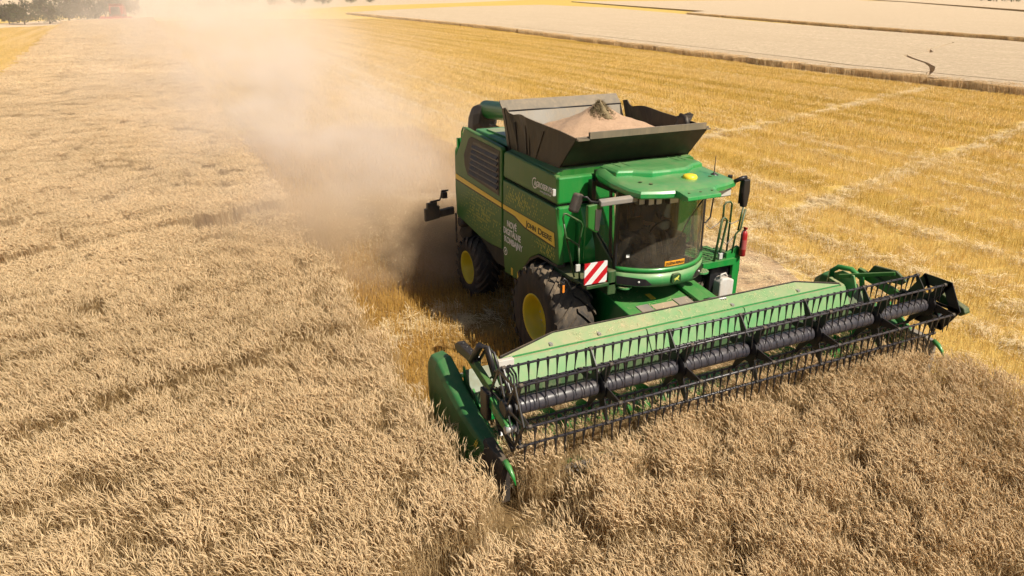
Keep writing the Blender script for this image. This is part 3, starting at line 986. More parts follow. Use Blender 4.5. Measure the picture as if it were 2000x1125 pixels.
# engine deck, shelf and handrails at the rear
MB().prism([(-1.30, 3.66), (-1.26, 3.76), (1.26, 3.76), (1.30, 3.66)], 'x', -3.80, -1.95).obj("engine_deck", GREEN, CH, 0.02)
mb = MB(); mb.box(-3.5, -2.2, -1.15, 0.9, 3.762, 3.80)
mb.obj("engine_cover", GREEN_HOOD, CH, 0.01)
for i in range(4):
    MB().box(-3.1 + i * 0.2, -2.98 + i * 0.2, -0.8, 0.6, 3.802, 3.812).obj("cover_slot", BLACK, CH)
MB().box(-4.45, -3.78, -1.3, 1.3, 3.1, 3.22).obj("rear_deck", GREEN_DARK, CH)
MB().tube([(-4.42, -1.36, 3.10), (-4.36, -1.36, 3.62), (-4.28, -1.36, 3.72), (-4.0, -1.36, 3.74), (-3.93, -1.36, 3.68)], 0.022, 8).obj("handrail", GREEN, CH)
MB().tube([(-4.30, -0.3, 3.22), (-4.30, -0.3, 3.86), (-4.26, -0.3, 3.92), (-4.10, -0.3, 3.92), (-4.06, -0.3, 3.86), (-4.06, -0.3, 3.22)], 0.02, 8).obj("handrail", PLASTIC, CH)
MB().tube([(-4.0, 0.1, 3.80), (-3.4, 0.1, 3.86), (-3.1, 0.1, 3.80)], 0.018, 6).obj("handrail", PLASTIC, CH)
for xx in (-4.36, -4.24):
    MB().box(xx, xx + 0.035, -1.34, -1.28, 3.0, 3.5).obj("guard_post", GREEN, CH)
MB().box(-4.52, -4.46, -1.43, -1.33, 3.18, 3.46).obj("guard_post", GREEN, CH)
# chopper tail board and hitch at the rear
mb = MB()
mb.box(-5.35, -4.75, -1.55, -1.50, 1.58, 1.84)
mb.box(-5.20, -5.14, -2.0, -1.55, 1.52, 1.80)
MB().prism([(-2.10, 1.50), (-2.10, 1.80), (-2.04, 1.80), (-2.04, 1.92), (-1.80, 1.95), (-1.80, 1.84), (-1.74, 1.84), (-1.74, 1.55)], 'x', -5.0, -4.9).obj("tail_board", PLASTIC, CH, 0.01)
MB().prism([(-1.74, 1.58), (-1.74, 1.74), (-1.40, 1.78), (-1.40, 1.62)], 'x', -4.98, -4.86).obj("tail_board_arm", PLASTIC, CH)
MB().tube([(-4.95, -1.95, 1.95), (-4.95, -1.72, 1.97), (-4.95, -1.68, 2.05), (-4.95, -1.66, 2.18), (-4.95, -1.5, 2.18)], 0.022, 6).obj("tail_bracket", PLASTIC, CH)
MB().box(-4.96, -4.85, -1.68, -1.56, 2.02, 2.16).obj("tail_bracket_plate", PLASTIC, CH)
MB().box(-4.50, -4.46, -1.52, -1.49, 1.05, 1.75).obj("mud_strip", PLASTIC, CH)
MB().lathe([(0.10, -0.12), (0.13, -0.08), (0.13, 0.08), (0.10, 0.12)], (-4.25, -1.40, 1.60), 'y', 14).obj("chopper_pulley", PLASTIC, CH)
mb = MB()
mb.prism([(-5.0, 1.1), (-4.3, 1.9), (-4.0, 1.9), (-4.2, 1.2), (-4.7, 1.0)], 'y', -1.25, 1.25)
mb.obj("straw_chopper", DARKG, CH, 0.02)

# --- grain tank extension
GT = MB()
def quad_panel(name, a, b, c, d, th, mat, inner=None):
    """thin folded sheet a-b-c-d (c,d above b,a) with thickness th along its normal"""
    a, b, c, d = (Vector(p) for p in (a, b, c, d))
    n = (b - a).cross(d - a).normalized() * th
    vs = [a, b, c, d, a + n, b + n, c + n, d + n]
    o = MB().add(vs, [(0, 3, 2, 1), (4, 5, 6, 7), (0, 1, 5, 4), (1, 2, 6, 5), (2, 3, 7, 6), (3, 0, 4, 7)]).obj(name, [mat], CH)
    return o
B = 1.34
# front panel leans forward
quad_panel("tank_front_panel", (-0.05, B, 3.62), (-0.05, -B, 3.62), (0.54, -B, 4.27), (0.54, B, 4.27), 0.03, TANK)
MB().box(0.535, 0.585, -1.12, 1.24, 4.255, 4.36).obj("tank_front_lip", TANK_IN, CH)
MB().box(0.52, 0.59, -B, -1.13, 4.235, 4.262).obj("tank_front_lip", TANK_IN, CH)
MB().box(0.52, 0.59, 1.25, B, 4.235, 4.262).obj("tank_front_lip", TANK_IN, CH)
# right side sheet: wavy upper edge, ribs
top = [(-2.18, 4.41), (-2.06, 4.43), (-1.95, 4.35), (-1.82, 4.33), (-1.60, 4.37), (-1.43, 4.385), (-1.25, 4.37), (-0.9, 4.345), (0.0, 4.31), (0.535, 4.272)]
def side_sheet(y, sgn):
    mb = MB()
    n = len(top)
    bot = [(-1.86 + (0.535 - 0.58 + 1.86) * i / (n - 1), 3.63) for i in range(n)]
    v = [(p[0], y, p[1]) for p in bot] + [(p[0], y + sgn * 0.02 * math.sin(i * 1.3), p[1]) for i, p in enumerate(top)]
    v += [(q[0], q[1] + sgn * 0.02, q[2]) for q in v]
    f = []
    for i in range(n - 1):
        f += [(i, i + 1, n + i + 1, n + i), (2 * n + i, 3 * n + i, 3 * n + i + 1, 2 * n + i + 1), (n + i, n + i + 1, 3 * n + i + 1, 3 * n + i)]
    mb.add(v, f, False)
    return mb
side_sheet(-B, -1).obj("tank_side_sheet", TANK, CH)
side_sheet(B, 1).obj("tank_side_sheet", TANK, CH)
for (xa, xb) in ((-1.70, -1.60), (-1.25, -1.18), (-1.10, -1.06), (-0.55, -0.78)):
    MB().bar((xb * 0.9 - 0.12, -B - 0.024, 3.70), (xa, -B - 0.024, 4.22), 0.012, 0.02, (0, 1, 0)).obj("sheet_crease", TANK, CH)
MB().bar((-1.90, -B - 0.01, 3.60), (-2.20, -B - 0.01, 4.40), 0.05, 0.10, (1, 0, 0)).obj("corner_fold", BLACK, CH)
# rear panel leans back, upper flap, inner lining
quad_panel("tank_rear_panel", (-1.88, -B, 3.62), (-1.88, B, 3.62), (-2.24, B, 4.33), (-2.24, -B, 4.33), -0.03, TANK_IN)
quad_panel("tank_rear_flap", (-2.245, -B, 4.34), (-2.245, B, 4.34), (-2.44, B, 4.52), (-2.44, -B, 4.52), -0.03, TANK_IN)
MB().tube([(-2.24, -B, 4.336), (-2.24, B, 4.336)], 0.014, 6).obj("flap_hinge", BLACK, CH)
for ya, yb in ((-0.75, -0.32), (-0.28, 0.3)):
    MB().add([(-1.955, ya, 3.86), (-1.955, yb, 3.86), (-1.995, yb, 3.99), (-1.995, ya, 3.99), (-1.985, ya + .03, 3.99)], [(0, 1, 2, 3)]).obj("tank_window", BLACK, CH)
    MB().add([(-1.950, ya + 0.03, 3.88), (-1.950, yb - 0.03, 3.88), (-1.983, yb - 0.03, 3.97), (-1.983, ya + 0.03, 3.97)], [(0, 1, 2, 3)]).obj("tank_window_pane", WHITE, CH)
# crumpled corner cloth on the far side
rings = []
for i in range(6):
    u = i / 5
    rings.append([(-0.05 + 0.28 * math.cos(a) * (0.6 + 0.3 * math.sin(3 * a + i)), B - 0.08 + 0.10 * math.sin(a) * (0.8 + 0.3 * math.cos(2 * a + 2 * i)), 3.9 + 0.50 * u - 0.05 * math.cos(a * 2)) for a in np.linspace(0, 2 * math.pi, 12, endpoint=False)])
MB().loft(rings, True, True, True).obj("corner_cloth", PLASTIC, CH)
MB().box(-1.9, 0.0, -1.33, 1.33, 3.45, 3.60).obj("tank_floor", DARKG, CH)

# --- unloading auger folded back along the far side
UA = MB().tube([(-0.6, 1.25, 3.70), (-3.5, 0.92, 3.86), (-7.45, 0.58, 3.58)], 0.235, 20).obj("unloading_auger", GREEN, CH)
spx, spy, spz = -7.70, 0.55, 3.44
rings = []
for s_, xx in ((0.80, 0.50), (1.05, 0.22), (1.08, -0.05), (1.0, -0.22)):
    zz = -0.55 * (0.5 - xx) * 0.55
    rings.append([(spx + xx * 0.9, spy + yy * s_, spz + zz + q * s_) for yy, q in ((-0.20, 0.34), (0.20, 0.34), (0.33, 0.1), (0.33, -0.22), (0.2, -0.36), (-0.2, -0.36), (-0.33, -0.22), (-0.30, 0.1))])
MB().loft(rings, True, True, False).obj("auger_spout", PLASTIC, CH, 0.03)
MB().tube([(-6.8, 0.42, 3.30), (-6.2, 0.45, 3.26), (-5.9, 0.5, 3.30)], 0.035, 8).obj("auger_pipe", PLASTIC, CH)
MB().lathe([(0.06, -0.08), (0.07, 0.0), (0.06, 0.08)], (-5.85, 0.5, 3.28), 'z', 10).obj("auger_lamp", PLASTIC, CH)

# --- wheels
def wheel(cx, cy, cz, rad, wid, rim, lugs, name, side):
    w = empty(name, CH)
    o0, o1 = -wid / 2, wid / 2
    prof = [(rim, o0 + 0.05), (rim + 0.03, o0 + 0.02), (rim + (rad - rim) * 0.45, o0), (rad - 0.12, o0 + 0.02), (rad - 0.06, o0 + 0.09), (rad - 0.045, o0 + 0.2),
            (rad - 0.045, o1 - 0.2), (rad - 0.06, o1 - 0.09), (rad - 0.12, o1 - 0.02), (rim + (rad - rim) * 0.45, o1), (rim + 0.03, o1 - 0.02), (rim, o1 - 0.05)]
    mb = MB()
    n = 56
    rings = []
    for rr, off in prof:
        rings.append([(cx + rr * math.cos(2 * math.pi * k / n), cy + off, cz + rr * math.sin(2 * math.pi * k / n)) for k in range(n)])
    mb.loft(rings, True, False, True)
    # chevron lugs, moulded with the carcass
    for s in (-1, 1):
        for i in range(lugs):
            a0 = 2 * math.pi * (i + (0.5 if s > 0 else 0)) / lugs
            segs = []
            for u in np.linspace(0, 1, 5):
                yy = s * (0.02 + (wid / 2 - 0.02) * u)
                aa = a0 + (0.62 * 0.98 / rad) * u * 0.52 * (1.0 + 0.25 * u)
                rt = rad if u < 0.8 else rad - (u - 0.8) * 0.28
                hw = 0.036 + 0.02 * u
                segs.append((yy, aa, rt, hw))
            rg = []
            for yy, aa, rt, hw in segs:
                da = hw / rad
                ring = []
                for ang, r_ in ((aa - da * 1.35, rad - 0.09 if rt == rad else rt - 0.11), (aa - da * 0.8, rt), (aa + da * 0.8, rt), (aa + da * 1.35, rad - 0.09 if rt == rad else rt - 0.11)):
                    ring.append((cx + r_ * math.cos(-ang), cy + yy, cz + r_ * math.sin(-ang)))
                rg.append(ring)
            mb.loft(rg, True, True, False)
    mb.obj("tyre", RUBBER, w)
    # dished rim
    q = side
    pr = [(rim + 0.025, q * (wid / 2 - 0.035)), (rim + 0.02, q * (wid / 2 - 0.02)), (rim - 0.012, q * (wid / 2 - 0.03)), (rim - 0.03, q * (wid / 2 - 0.10)), (rim - 0.075, q * (wid / 2 - 0.20)),
          (rim - 0.09, q * (wid / 2 - 0.30)), (rim * 0.62, q * (wid / 2 - 0.33)), (rim * 0.55, q * (wid / 2 - 0.29)), (rim * 0.42, q * (wid / 2 - 0.28)), (rim * 0.36, q * (wid / 2 - 0.24)), (0.001, q * (wid / 2 - 0.23))]
    MB().lathe(pr, (cx, cy, cz), 'y', 40, True, True).obj("rim", YELLOW, w)
    for k in range(8):
        a = 2 * math.pi * k / 8
        MB().lathe([(0.018, q * (wid / 2 - 0.29)), (0.018, q * (wid / 2 - 0.255)), (0.001, q * (wid / 2 - 0.25))], (cx + rim * 0.48 * math.cos(a), cy, cz + rim * 0.48 * math.sin(a)), 'y', 6, False, True).obj("wheel_nut", STEEL, w)
    return w
wheel(0, -1.42, 0.985, 0.985, 0.78, 0.43, 21, "front_wheel", -1)
wheel(0, 1.42, 0.985, 0.985, 0.78, 0.43, 21, "front_wheel", 1)
wheel(-3.73, -1.30, 0.68, 0.68, 0.56, 0.36, 18, "rear_wheel", -1)
wheel(-3.73, 1.30, 0.68, 0.68, 0.56, 0.36, 18, "rear_wheel", 1)

# --- front wall of the tank beside the cab, and the right hand service platform
MB().prism([(-1.48, 3.12), (-1.48, 3.58), (1.48, 3.58), (1.48, 3.12)], 'x', 0.10, 0.235).obj("tank_front_wall", GREEN, CH, 0.03)
MB().prism([(-1.48, 2.05), (-1.48, 3.07), (1.48, 3.07), (1.48, 2.05)], 'x', 0.10, 0.26).obj("body_front_wall", GREEN, CH, 0.03)
MB().prism([(0.262, 2.15), (0.262, 3.06), (0.33, 3.06), (0.52, 2.75), (0.50, 2.15)], 'y', -1.10, -0.95).obj("wall_fairing", GREEN, CH, 0.02)
rings = []
for z, xo in ((2.08, 0.62), (2.4, 0.58), (2.75, 0.42), (3.02, 0.28)):
    rings.append([(0.24, -1.15, z), (xo * 0.75 + 0.07, -1.08, z), (xo + 0.05, -0.86, z), (xo + 0.05, -0.72, z), (0.24, -0.70, z)])
MB().loft(rings, True, True, True).obj("cab_rear_fairing", GREEN, CH)
MB().box(0.24, 0.31, -0.80, 0.80, 2.6, 3.66).obj("gap_shade_panel", BLACK, CH)  # black panel added to stand in for the shade of the gap
MB().box(-0.05, 0.75, -1.46, -0.75, 1.90, 1.97).obj("service_platform", GREEN_DARK, CH, 0.01)
MB().box(0.75, 1.22, -1.46, -0.72, 1.92, 1.98).obj("service_platform", GREEN_DARK, CH, 0.01)
MB().tube([(0.75, -1.42, 1.97), (0.86, -1.66, 2.75), (0.90, -1.76, 3.10), (0.90, -1.74, 3.17), (0.90, -1.70, 3.16), (0.90, -1.42, 2.99), (0.90, -1.385, 2.93), (0.90, -1.44, 2.62), (0.90, -1.46, 2.60), (0.90, -1.70, 2.77), (0.90, -1.74, 3.0)], 0.017, 8).obj("platform_rail", GREEN_DARK, CH)
MB().tube([(0.90, -1.45, 2.62), (0.92, -1.42, 1.97)], 0.017, 8).obj("platform_rail", GREEN_DARK, CH)
MB().box(1.22, 1.245, -1.525, -1.095, 2.02, 2.385).obj("hazard_board", HAZARD, CH)
MB().box(1.10, 1.22, -1.35, -1.25, 2.0, 2.3).obj("hazard_board_bracket", PLASTIC, CH)
MB().box(1.16, 1.20, -1.66, -1.58, 2.26, 2.38).obj("work_lamp", LAMP, CH, 0.01)
MB().tube([(0.95, -1.40, 1.93), (1.15, -1.72, 1.95), (1.24, -1.86, 2.16), (1.24, -1.90, 2.20), (1.24, -1.93, 2.14)], 0.02, 8).obj("indicator_bracket", BLACK, CH)
MB().box(1.20, 1.26, -1.96, -1.89, 1.94, 2.16).obj("turn_indicator", BLACK, CH, 0.015)
MB().box(1.262, 1.275, -1.945, -1.905, 1.97, 2.10).obj("indicator_lens", AMBER, CH, 0.005)
MB().box(0.9, 1.22, -1.05, -0.88, 1.75, 2.18).obj("platform_box", GREEN_DARK, CH, 0.02)
MB().box(0.13, 0.19, -1.56, -1.50, 3.26, 3.38).obj("side_marker_lamp", LAMP, CH, 0.01)

# --- cab
CB = empty("cab", CH)
def screen_x(y, z):
    """windscreen surface: curved in plan, leaning slightly"""
    return 1.60 - 0.42 * (abs(y) / 0.88) ** 2.4 - 0.03 * (z - 2.25)
ny, nz = 20, 6
ys_ = [-0.88 + 1.76 * i / ny for i in range(ny + 1)]
zs_ = [2.22 + (3.53 - 2.22) * j / nz for j in range(nz + 1)]
v = [(screen_x(y, z), y, z) for z in zs_ for y in ys_]
f = [(j * (ny + 1) + i, j * (ny + 1) + i + 1, (j + 1) * (ny + 1) + i + 1, (j + 1) * (ny + 1) + i) for j in range(nz) for i in range(ny)]
o = MB().add(v, f, True).obj("windscreen", GLASS, CB)
for s in (-1, 1):
    xs = screen_x(0.88, 2.25)
    MB().add([(0.38, s * 0.90, 2.35), (xs - 0.06, s * 0.885, 2.24), (xs - 0.08, s * 0.885, 3.44), (0.38, s * 0.90, 3.44)], [(0, 1, 2, 3)]).obj("side_window", GLASS2, CB)
    MB().bar((xs - 0.03, s * 0.885, 2.15), (xs - 0.05, s * 0.885, 3.50), 0.07, 0.05, (0, 1, 0)).obj("cab_pillar", BLACK, CB, 0.01)
    MB().bar((0.36, s * 0.90, 2.0), (0.36, s * 0.90, 3.52), 0.14, 0.08, (0, 1, 0)).obj("cab_pillar", BLACK, CB, 0.01)
MB().bar((1.02, -0.89, 2.15), (0.92, -0.89, 3.46), 0.05, 0.04, (0, 1, 0)).obj("cab_pillar", BLACK, CB, 0.01)
MB().prism([(0.3, 2.0), (1.12, 2.0), (1.12, 2.30), (0.95, 2.42), (0.62, 2.62), (0.3, 3.1)], 'y', -0.935, -0.90).obj("door_skirt", GREEN_DARK, CB, 0.02)
# cab floor, rear wall, sill
plan = lambda off, drop: [(screen_x(y, 2.25) + off - drop * (abs(y) / 0.9) ** 3, y) for y in ys_]
def band(z0, z1, o0, o1, thick=0.06):
    mb = MB()
    out0 = [(screen_x(y, 2.25) + o0, y * 1.03, z0) for y in ys_]; out1 = [(screen_x(y, 2.25) + o1, y * 1.03, z1) for y in ys_]
    in0 = [(p[0] - thick, p[1] * 0.95, p[2]) for p in out0]; in1 = [(p[0] - thick, p[1] * 0.95, p[2]) for p in out1]
    n = len(out0)
    rings = [[out0[i], out1[i], in1[i], in0[i]] for i in range(n)]
    return mb.loft(rings, True, True, True)
band(2.16, 2.235, 0.03, 0.02).obj("screen_sill", GREEN, CB)
band(1.93, 2.15, 0.055, 0.035, 0.12).obj("front_bumper", GREEN_HOOD, CB)
band(2.146, 2.164, 0.022, 0.022).obj("sill_seam", BLACK, CB)
for s in (-1, 1):
    mb = MB()
    pts = [(y, zlo, zhi) for y, zlo, zhi in ((0.42, 1.965, 1.97), (0.52, 1.945, 2.06), (0.64, 1.94, 2.075), (0.78, 1.945, 2.085), (0.90, 1.95, 2.09))]
    lo = [(screen_x(y / 1.03, 2.25) + 0.062, s * y, a) for y, a, b in pts]; hi = [(screen_x(y / 1.03, 2.25) + 0.047, s * y, b) for y, a, b in pts]
    mb.add(lo + hi, [(i, i + 1, i + 6, i + 5) for i in range(4)])
    mb.obj("bumper_lamp_housing", BLACK, CB)
    for yy in (0.62,):
        MB().lathe([(0.001, 0.018), (0.018, 0.012), (0.022, 0.0)], (screen_x(yy / 1.03, 2.25) + 0.055, s * yy, 2.01), 'x', 12, True, True).obj("front_lamp", LAMP, CB)
MB().box(0.32, 1.10, -0.80, 0.80, 1.90, 2.05).obj("cab_floor", DARKG, CB)
mb = MB().add([(x, y, 2.06) for x, y in plan(-0.03, 0)] + [(0.35, 0.85, 2.06), (0.35, -0.85, 2.06)], [tuple(range(ny + 3))])
mb.obj("cab_floor_mat", INTER, CB)
MB().box(0.27, 0.32, -0.86, 0.86, 2.05, 3.5).obj("cab_rear_wall", INTER, CB)
# badge on the bumper: rounded shield with a leaping mark
xb_ = screen_x(0, 2.25) + 0.05
MB().prism([(-0.09, 2.10), (-0.10, 2.0), (-0.07, 1.955), (0.07, 1.955), (0.10, 2.0), (0.09, 2.10), (0.06, 2.13), (-0.06, 2.13)], 'x', xb_ - 0.02, xb_ + 0.035).obj("bumper_badge", GREEN_DARK, CB, 0.012)
MB().prism([(-0.062, 2.04), (-0.02, 2.065), (0.01, 2.075), (0.03, 2.105), (0.045, 2.085), (0.035, 2.06), (0.02, 2.04), (0.05, 2.0), (0.015, 2.025), (-0.02, 2.03), (-0.05, 1.99), (-0.035, 2.035)], 'x', xb_ + 0.036, xb_ + 0.041).obj("bumper_badge_mark", DASH, CB)
# orange sign inside the lower screen
zs2 = (2.255, 2.345)
yy_ = [-0.20 + 0.40 * i / 6 for i in range(7)]
MB().add([(screen_x(y, z) + 0.006, y, z) for z in zs2 for y in yy_], [(i, i + 1, i + 8, i + 7) for i in range(6)]).obj("screen_sign", ORANGE, CB)
text_mesh("ZVLÁŠTNA PREPRAVA", "screen_sign_lettering", LETTER_K, CB, (screen_x(0, 2.3) + 0.010, -0.185, 2.275), (R(90), 0, R(90)), 0.066, 0.37, offset=0.001, thick=0.001)
MB().box(1.34, 1.345, -0.80, -0.74, 2.42, 2.47).obj("screen_sticker", LETTER_W, CB)
# roof
def roof():
    half = [(2.06, 0.0), (2.06, 0.30), (1.97, 0.40), (1.93, 0.60), (1.80, 0.93), (1.55, 0.99), (1.10, 1.00), (0.65, 0.97), (0.46, 0.90), (0.40, 0.5), (0.40, 0.0)]
    outl = half + [(x, -y) for x, y in half[-2:0:-1]]
    mb = MB()
    levels = ((3.525, 0.975), (3.555, 1.0), (3.615, 1.0), (3.65, 0.975), (3.69, 0.90), (3.715, 0.70), (3.725, 0.35))
    rings = [[(1.0 + (x - 1.0) * k, y * k, z + 0.09 * min(1.2 - min(x, 1.3), 0.8) * (0.5 if z < 3.55 else 1.0) + (0.015 * math.sin(3 * x) if k < 0.95 else 0)) for x, y in outl] for z, k in levels]
    mb.loft(rings, True, True, True)
    return mb
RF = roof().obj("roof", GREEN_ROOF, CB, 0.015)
RF.modifiers.clear()
RF.data.set_sharp_from_angle(angle=R(24))
half = [(1.30, 0.0), (1.28, 0.35), (1.10, 0.62), (1.02, 0.88), (0.50, 0.86), (0.44, 0.0)]
outl = half + [(x, -y) for x, y in half[-2:0:-1]]
rings = [[(0.75 + (x - 0.75) * k, y * k, z) for x, y in outl] for z, k in ((3.66, 1.0), (3.765, 0.985), (3.80, 0.93), (3.815, 0.6))]
MB().loft(rings, True, True, False).obj("roof_hatch", GREEN_ROOF, CB, 0.015)
for s in (-1, 1):
    for k_ in (0, 1):
        MB().bar((0.52 + 0.02 * k_, s * (0.5 + 0.16 * k_), 3.806), (0.85, s * (0.5 + 0.16 * k_), 3.806), 0.02, 0.018).obj("roof_rib", GREEN_ROOF, CB)
# central visor over the screen
MB().prism([(1.90, 3.65), (2.05, 3.645), (2.26, 3.61), (2.27, 3.55), (2.16, 3.525), (1.95, 3.55)], 'y', -0.40, 0.24).obj("roof_visor", GREEN_ROOF, CB, 0.012)
for yy in (-0.30, -0.08, 0.14):
    MB().box(2.12, 2.15, yy, yy + 0.03, 3.615, 3.64).obj("roof_bolt", GREEN_DARK, CB)
for xx, yy in ((1.45, -0.70), (1.62, -0.62), (1.35, 0.35), (1.6, 0.55)):
    MB().lathe([(0.03, 0.0), (0.03, 0.02), (0.001, 0.024)], (xx, yy, 3.685), 'z', 10, False, True).obj("roof_bolt", GREEN_DARK, CB)
MB().lathe([(0.11, 0.0), (0.118, 0.015), (0.118, 0.055), (0.105, 0.08), (0.07, 0.092), (0.001, 0.095)], (1.58, 0.16, 3.675), 'z', 28, True, True).obj("warning_beacon", BEACON, CB)
MB().lathe([(0.075, 0.0), (0.07, 0.03), (0.03, 0.05), (0.012, 0.07), (0.008, 0.1), (0.006, 0.34), (0.001, 0.345)], (1.50, 0.72, 3.66), 'z', 12, True, True).obj("antenna", BLACK, CB)
MB().lathe([(0.04, 0.0), (0.04, 0.05), (0.001, 0.055)], (1.62, 0.96, 3.63), 'z', 10, False, True).obj("roof_sensor", BLACK, CB)
MB().lathe([(0.04, 0.0), (0.04, 0.05), (0.001, 0.055)], (0.45, 1.02, 3.66), 'z', 10, False, True).obj("roof_sensor", BLACK, CB)
# dark light housings under the roof edge with lamps
for y0, w, x0 in ((-0.81, 0.10, 1.60), (-0.69, 0.10, 1.68), (-0.56, 0.10, 1.70), (-0.33, 0.16, 1.74), (0.64, 0.24, 1.75)):
    MB().box(x0 - 0.10, x0 + 0.005, y0 - 0.015, y0 + w + 0.015, 3.37, 3.53).obj("work_lamp_housing", BLACK, CB, 0.01)
    MB().box(x0 + 0.006, x0 + 0.02, y0, y0 + w, 3.385, 3.485).obj("work_lamp", LAMP, CB, 0.012)
# mirrors
MB().loft([[(1.62 + a, y, 3.50 + b) for a, b in ((0.05, -0.05), (0.05, 0.03), (-0.03, 0.06), (-0.05, -0.03))] for y in (-0.88, -1.25, -1.55)] , True, True, False).obj("mirror_arm", GREYP, CB, 0.015)
MB().tube([(1.60, -1.55, 3.50), (1.58, -1.68, 3.53), (1.56, -1.74, 3.60), (1.55, -1.80, 3.60)], 0.018, 8).obj("mirror_arm", BLACK, CB)
MB().prism([(-1.73, 3.47), (-1.47, 3.50), (-1.52, 3.03), (-1.56, 3.02), (-1.66, 3.08), (-1.72, 3.12)], 'x', 1.52, 1.60).obj("mirror", GREEN_SIDE, CB, 0.02)
MB().prism([(-1.60, 3.40), (-1.49, 3.41), (-1.525, 3.05), (-1.60, 3.08)], 'x', 1.601, 1.61).obj("mirror_edge", PLASTIC, CB)
o = MB().box(-0.06, 0.06, -0.11, 0.11, -0.15, 0.15).obj("wide_angle_mirror", PLASTIC, CB, 0.04, 3)
o.location = (1.52, -1.90, 3.52); o.rotation_euler = (R(-18), R(10), R(35))
MB().tube([(1.80, 0.90, 3.62), (1.86, 1.0, 3.68), (1.86, 1.08, 3.68)], 0.035, 8).obj("mirror_arm", BLACK, CB)
MB().prism([(1.0, 3.66), (1.13, 3.66), (1.15, 3.45), (1.12, 3.20), (1.04, 3.19), (1.0, 3.45)], 'x', 1.82, 1.92).obj("mirror", BLACK, CB, 0.02)
MB().box(1.80, 1.819, 1.02, 1.13, 3.24, 3.62).obj("mirror_glass", MIRROR, CB)
# interior
mb = MB(); mb.box(0.55, 1.0, -0.25, 0.25, 2.45, 2.58); mb.box(0.48, 0.60, -0.25, 0.25, 2.58, 3.22); mb.box(0.60, 0.95, -0.15, 0.15, 2.07, 2.45)
mb.obj("driver_seat", SEAT, CB, 0.04)
MB().tube([(1.42, 0, 2.08), (1.30, 0, 2.50), (1.18, 0, 2.74)], 0.05, 8).obj("steering_column", BLACK, CB)
mb = MB()
rings = []
for k_ in range(24):
    a = 2 * math.pi * k_ / 24
    c = Vector((1.15 + 0.10 * math.cos(a), 0.20 * math.sin(a), 2.76 + 0.17 * math.cos(a)))
    d = Vector((0.5 * math.cos(a), math.sin(a), 0.85 * math.cos(a))).normalized(); n_ = Vector((-0.85, 0, 0.5))
    rings.append([c + d * 0.016 * math.cos(b) + n_ * 0.016 * math.sin(b) for b in np.linspace(0, 6.283, 6, endpoint=False)])
rings.append(rings[0])
mb.loft(rings, True, False, True).obj("steering_wheel", BLACK, CB)
mb = MB(); mb.box(0.7, 1.15, -0.62, -0.38, 2.55, 2.68); mb.box(0.6, 0.9, -0.62, -0.38, 2.06, 2.55)
mb.obj("armrest_console", INTER, CB, 0.03)
MB().box(1.10, 1.14, -0.66, -0.36, 2.80, 3.02).obj("console_screen", BLACK, CB, 0.01)
MB().box(0.5, 0.9, 0.45, 0.8, 2.06, 2.5).obj("passenger_seat", SEAT, CB, 0.05)
MB().tube([(1.50, -0.10, 2.26), (1.47, 0.30, 2.95), (1.46, 0.62, 3.32)], 0.012, 6).obj("wiper_arm", BLACK, CB)
MB().tube([(1.15, -0.78, 2.2), (1.05, -0.80, 2.8), (0.98, -0.80, 3.4)], 0.03, 6).obj("grab_handle", BLACK, CB)

# --- left platform, ladder, rails
LP = empty("access_platform", CH)
MB().box(0.30, 1.10, 1.02, 1.78, 1.86, 1.95).obj("platform_deck", GREEN, LP, 0.008)
for i in range(9):
    MB().bar((0.36 + i * 0.085, 1.06, 1.957), (0.36 + i * 0.085, 1.74, 1.957), 0.014, 0.014).obj("deck_bar", GREEN_DARK, LP)
MB().bar((1.12, 1.02, 1.90), (1.12, 1.78, 1.90), 0.03, 0.11).obj("deck_edge", GREEN, LP)
MB().prism([(1.60, 2.05), (1.86, 2.16), (1.94, 2.08), (1.94, 1.18), (1.78, 1.18), (1.78, 1.80), (1.60, 1.88)], 'x', 1.00, 1.06).obj("ladder_side", GREEN, LP, 0.008)
MB().box(0.45, 1.0, 1.80, 1.92, 1.2, 1.95).obj("ladder_side", GREEN_DARK, LP, 0.008)
MB().box(0.40, 0.98, 1.34, 1.79, 1.22, 1.85).obj("tool_locker", BLACK, LP)
MB().box(0.60, 1.02, 1.36, 1.79, 1.19, 1.24).obj("locker_shelf", STRIPE, LP)
MB().box(0.95, 1.03, 1.79, 1.95, 1.05, 1.175).obj("ladder_foot", GREYP, LP, 0.01)
for zz in (0.65, 0.90):
    MB().box(0.55, 0.85, 1.45, 1.9, zz, zz + 0.03).obj("ladder_rung", GREEN_DARK, LP)
for yy in (1.45, 1.88):
    MB().box(0.55, 0.60, yy, yy + 0.03, 0.5, 1.3).obj("ladder_rail", GREEN_DARK, LP)
def rail(pts, r_=0.018, m=GREEN_DARK): MB().tube(pts, r_, 8).obj("hand_rail", m, LP)
rail([(1.08, 1.30, 1.93), (1.00, 1.46, 2.70), (0.98, 1.52, 2.72), (0.98, 1.60, 2.66), (1.04, 1.46, 2.12), (1.06, 1.46, 1.95)], 0.022)
rail([(0.95, 1.52, 2.62), (0.90, 1.56, 2.92), (0.90, 1.60, 2.97), (0.90, 1.70, 2.97), (0.90, 1.74, 2.92), (0.92, 1.72, 1.98)])
rail([(1.06, 1.72, 2.05), (1.06, 1.76, 2.40), (1.06, 1.86, 2.48), (1.06, 1.92, 2.85)])
rail([(1.04, 1.82, 2.46), (1.04, 1.88, 2.88)])
rail([(1.03, 1.93, 2.2), (1.03, 1.95, 1.65), (1.03, 1.93, 1.55), (1.03, 1.93, 1.3)])
rail([(1.05, 1.12, 3.30), (1.05, 1.17, 3.24), (1.02, 1.16, 2.78), (1.02, 1.08, 2.70), (1.02, 1.02, 2.70)], 0.014, BLACK)
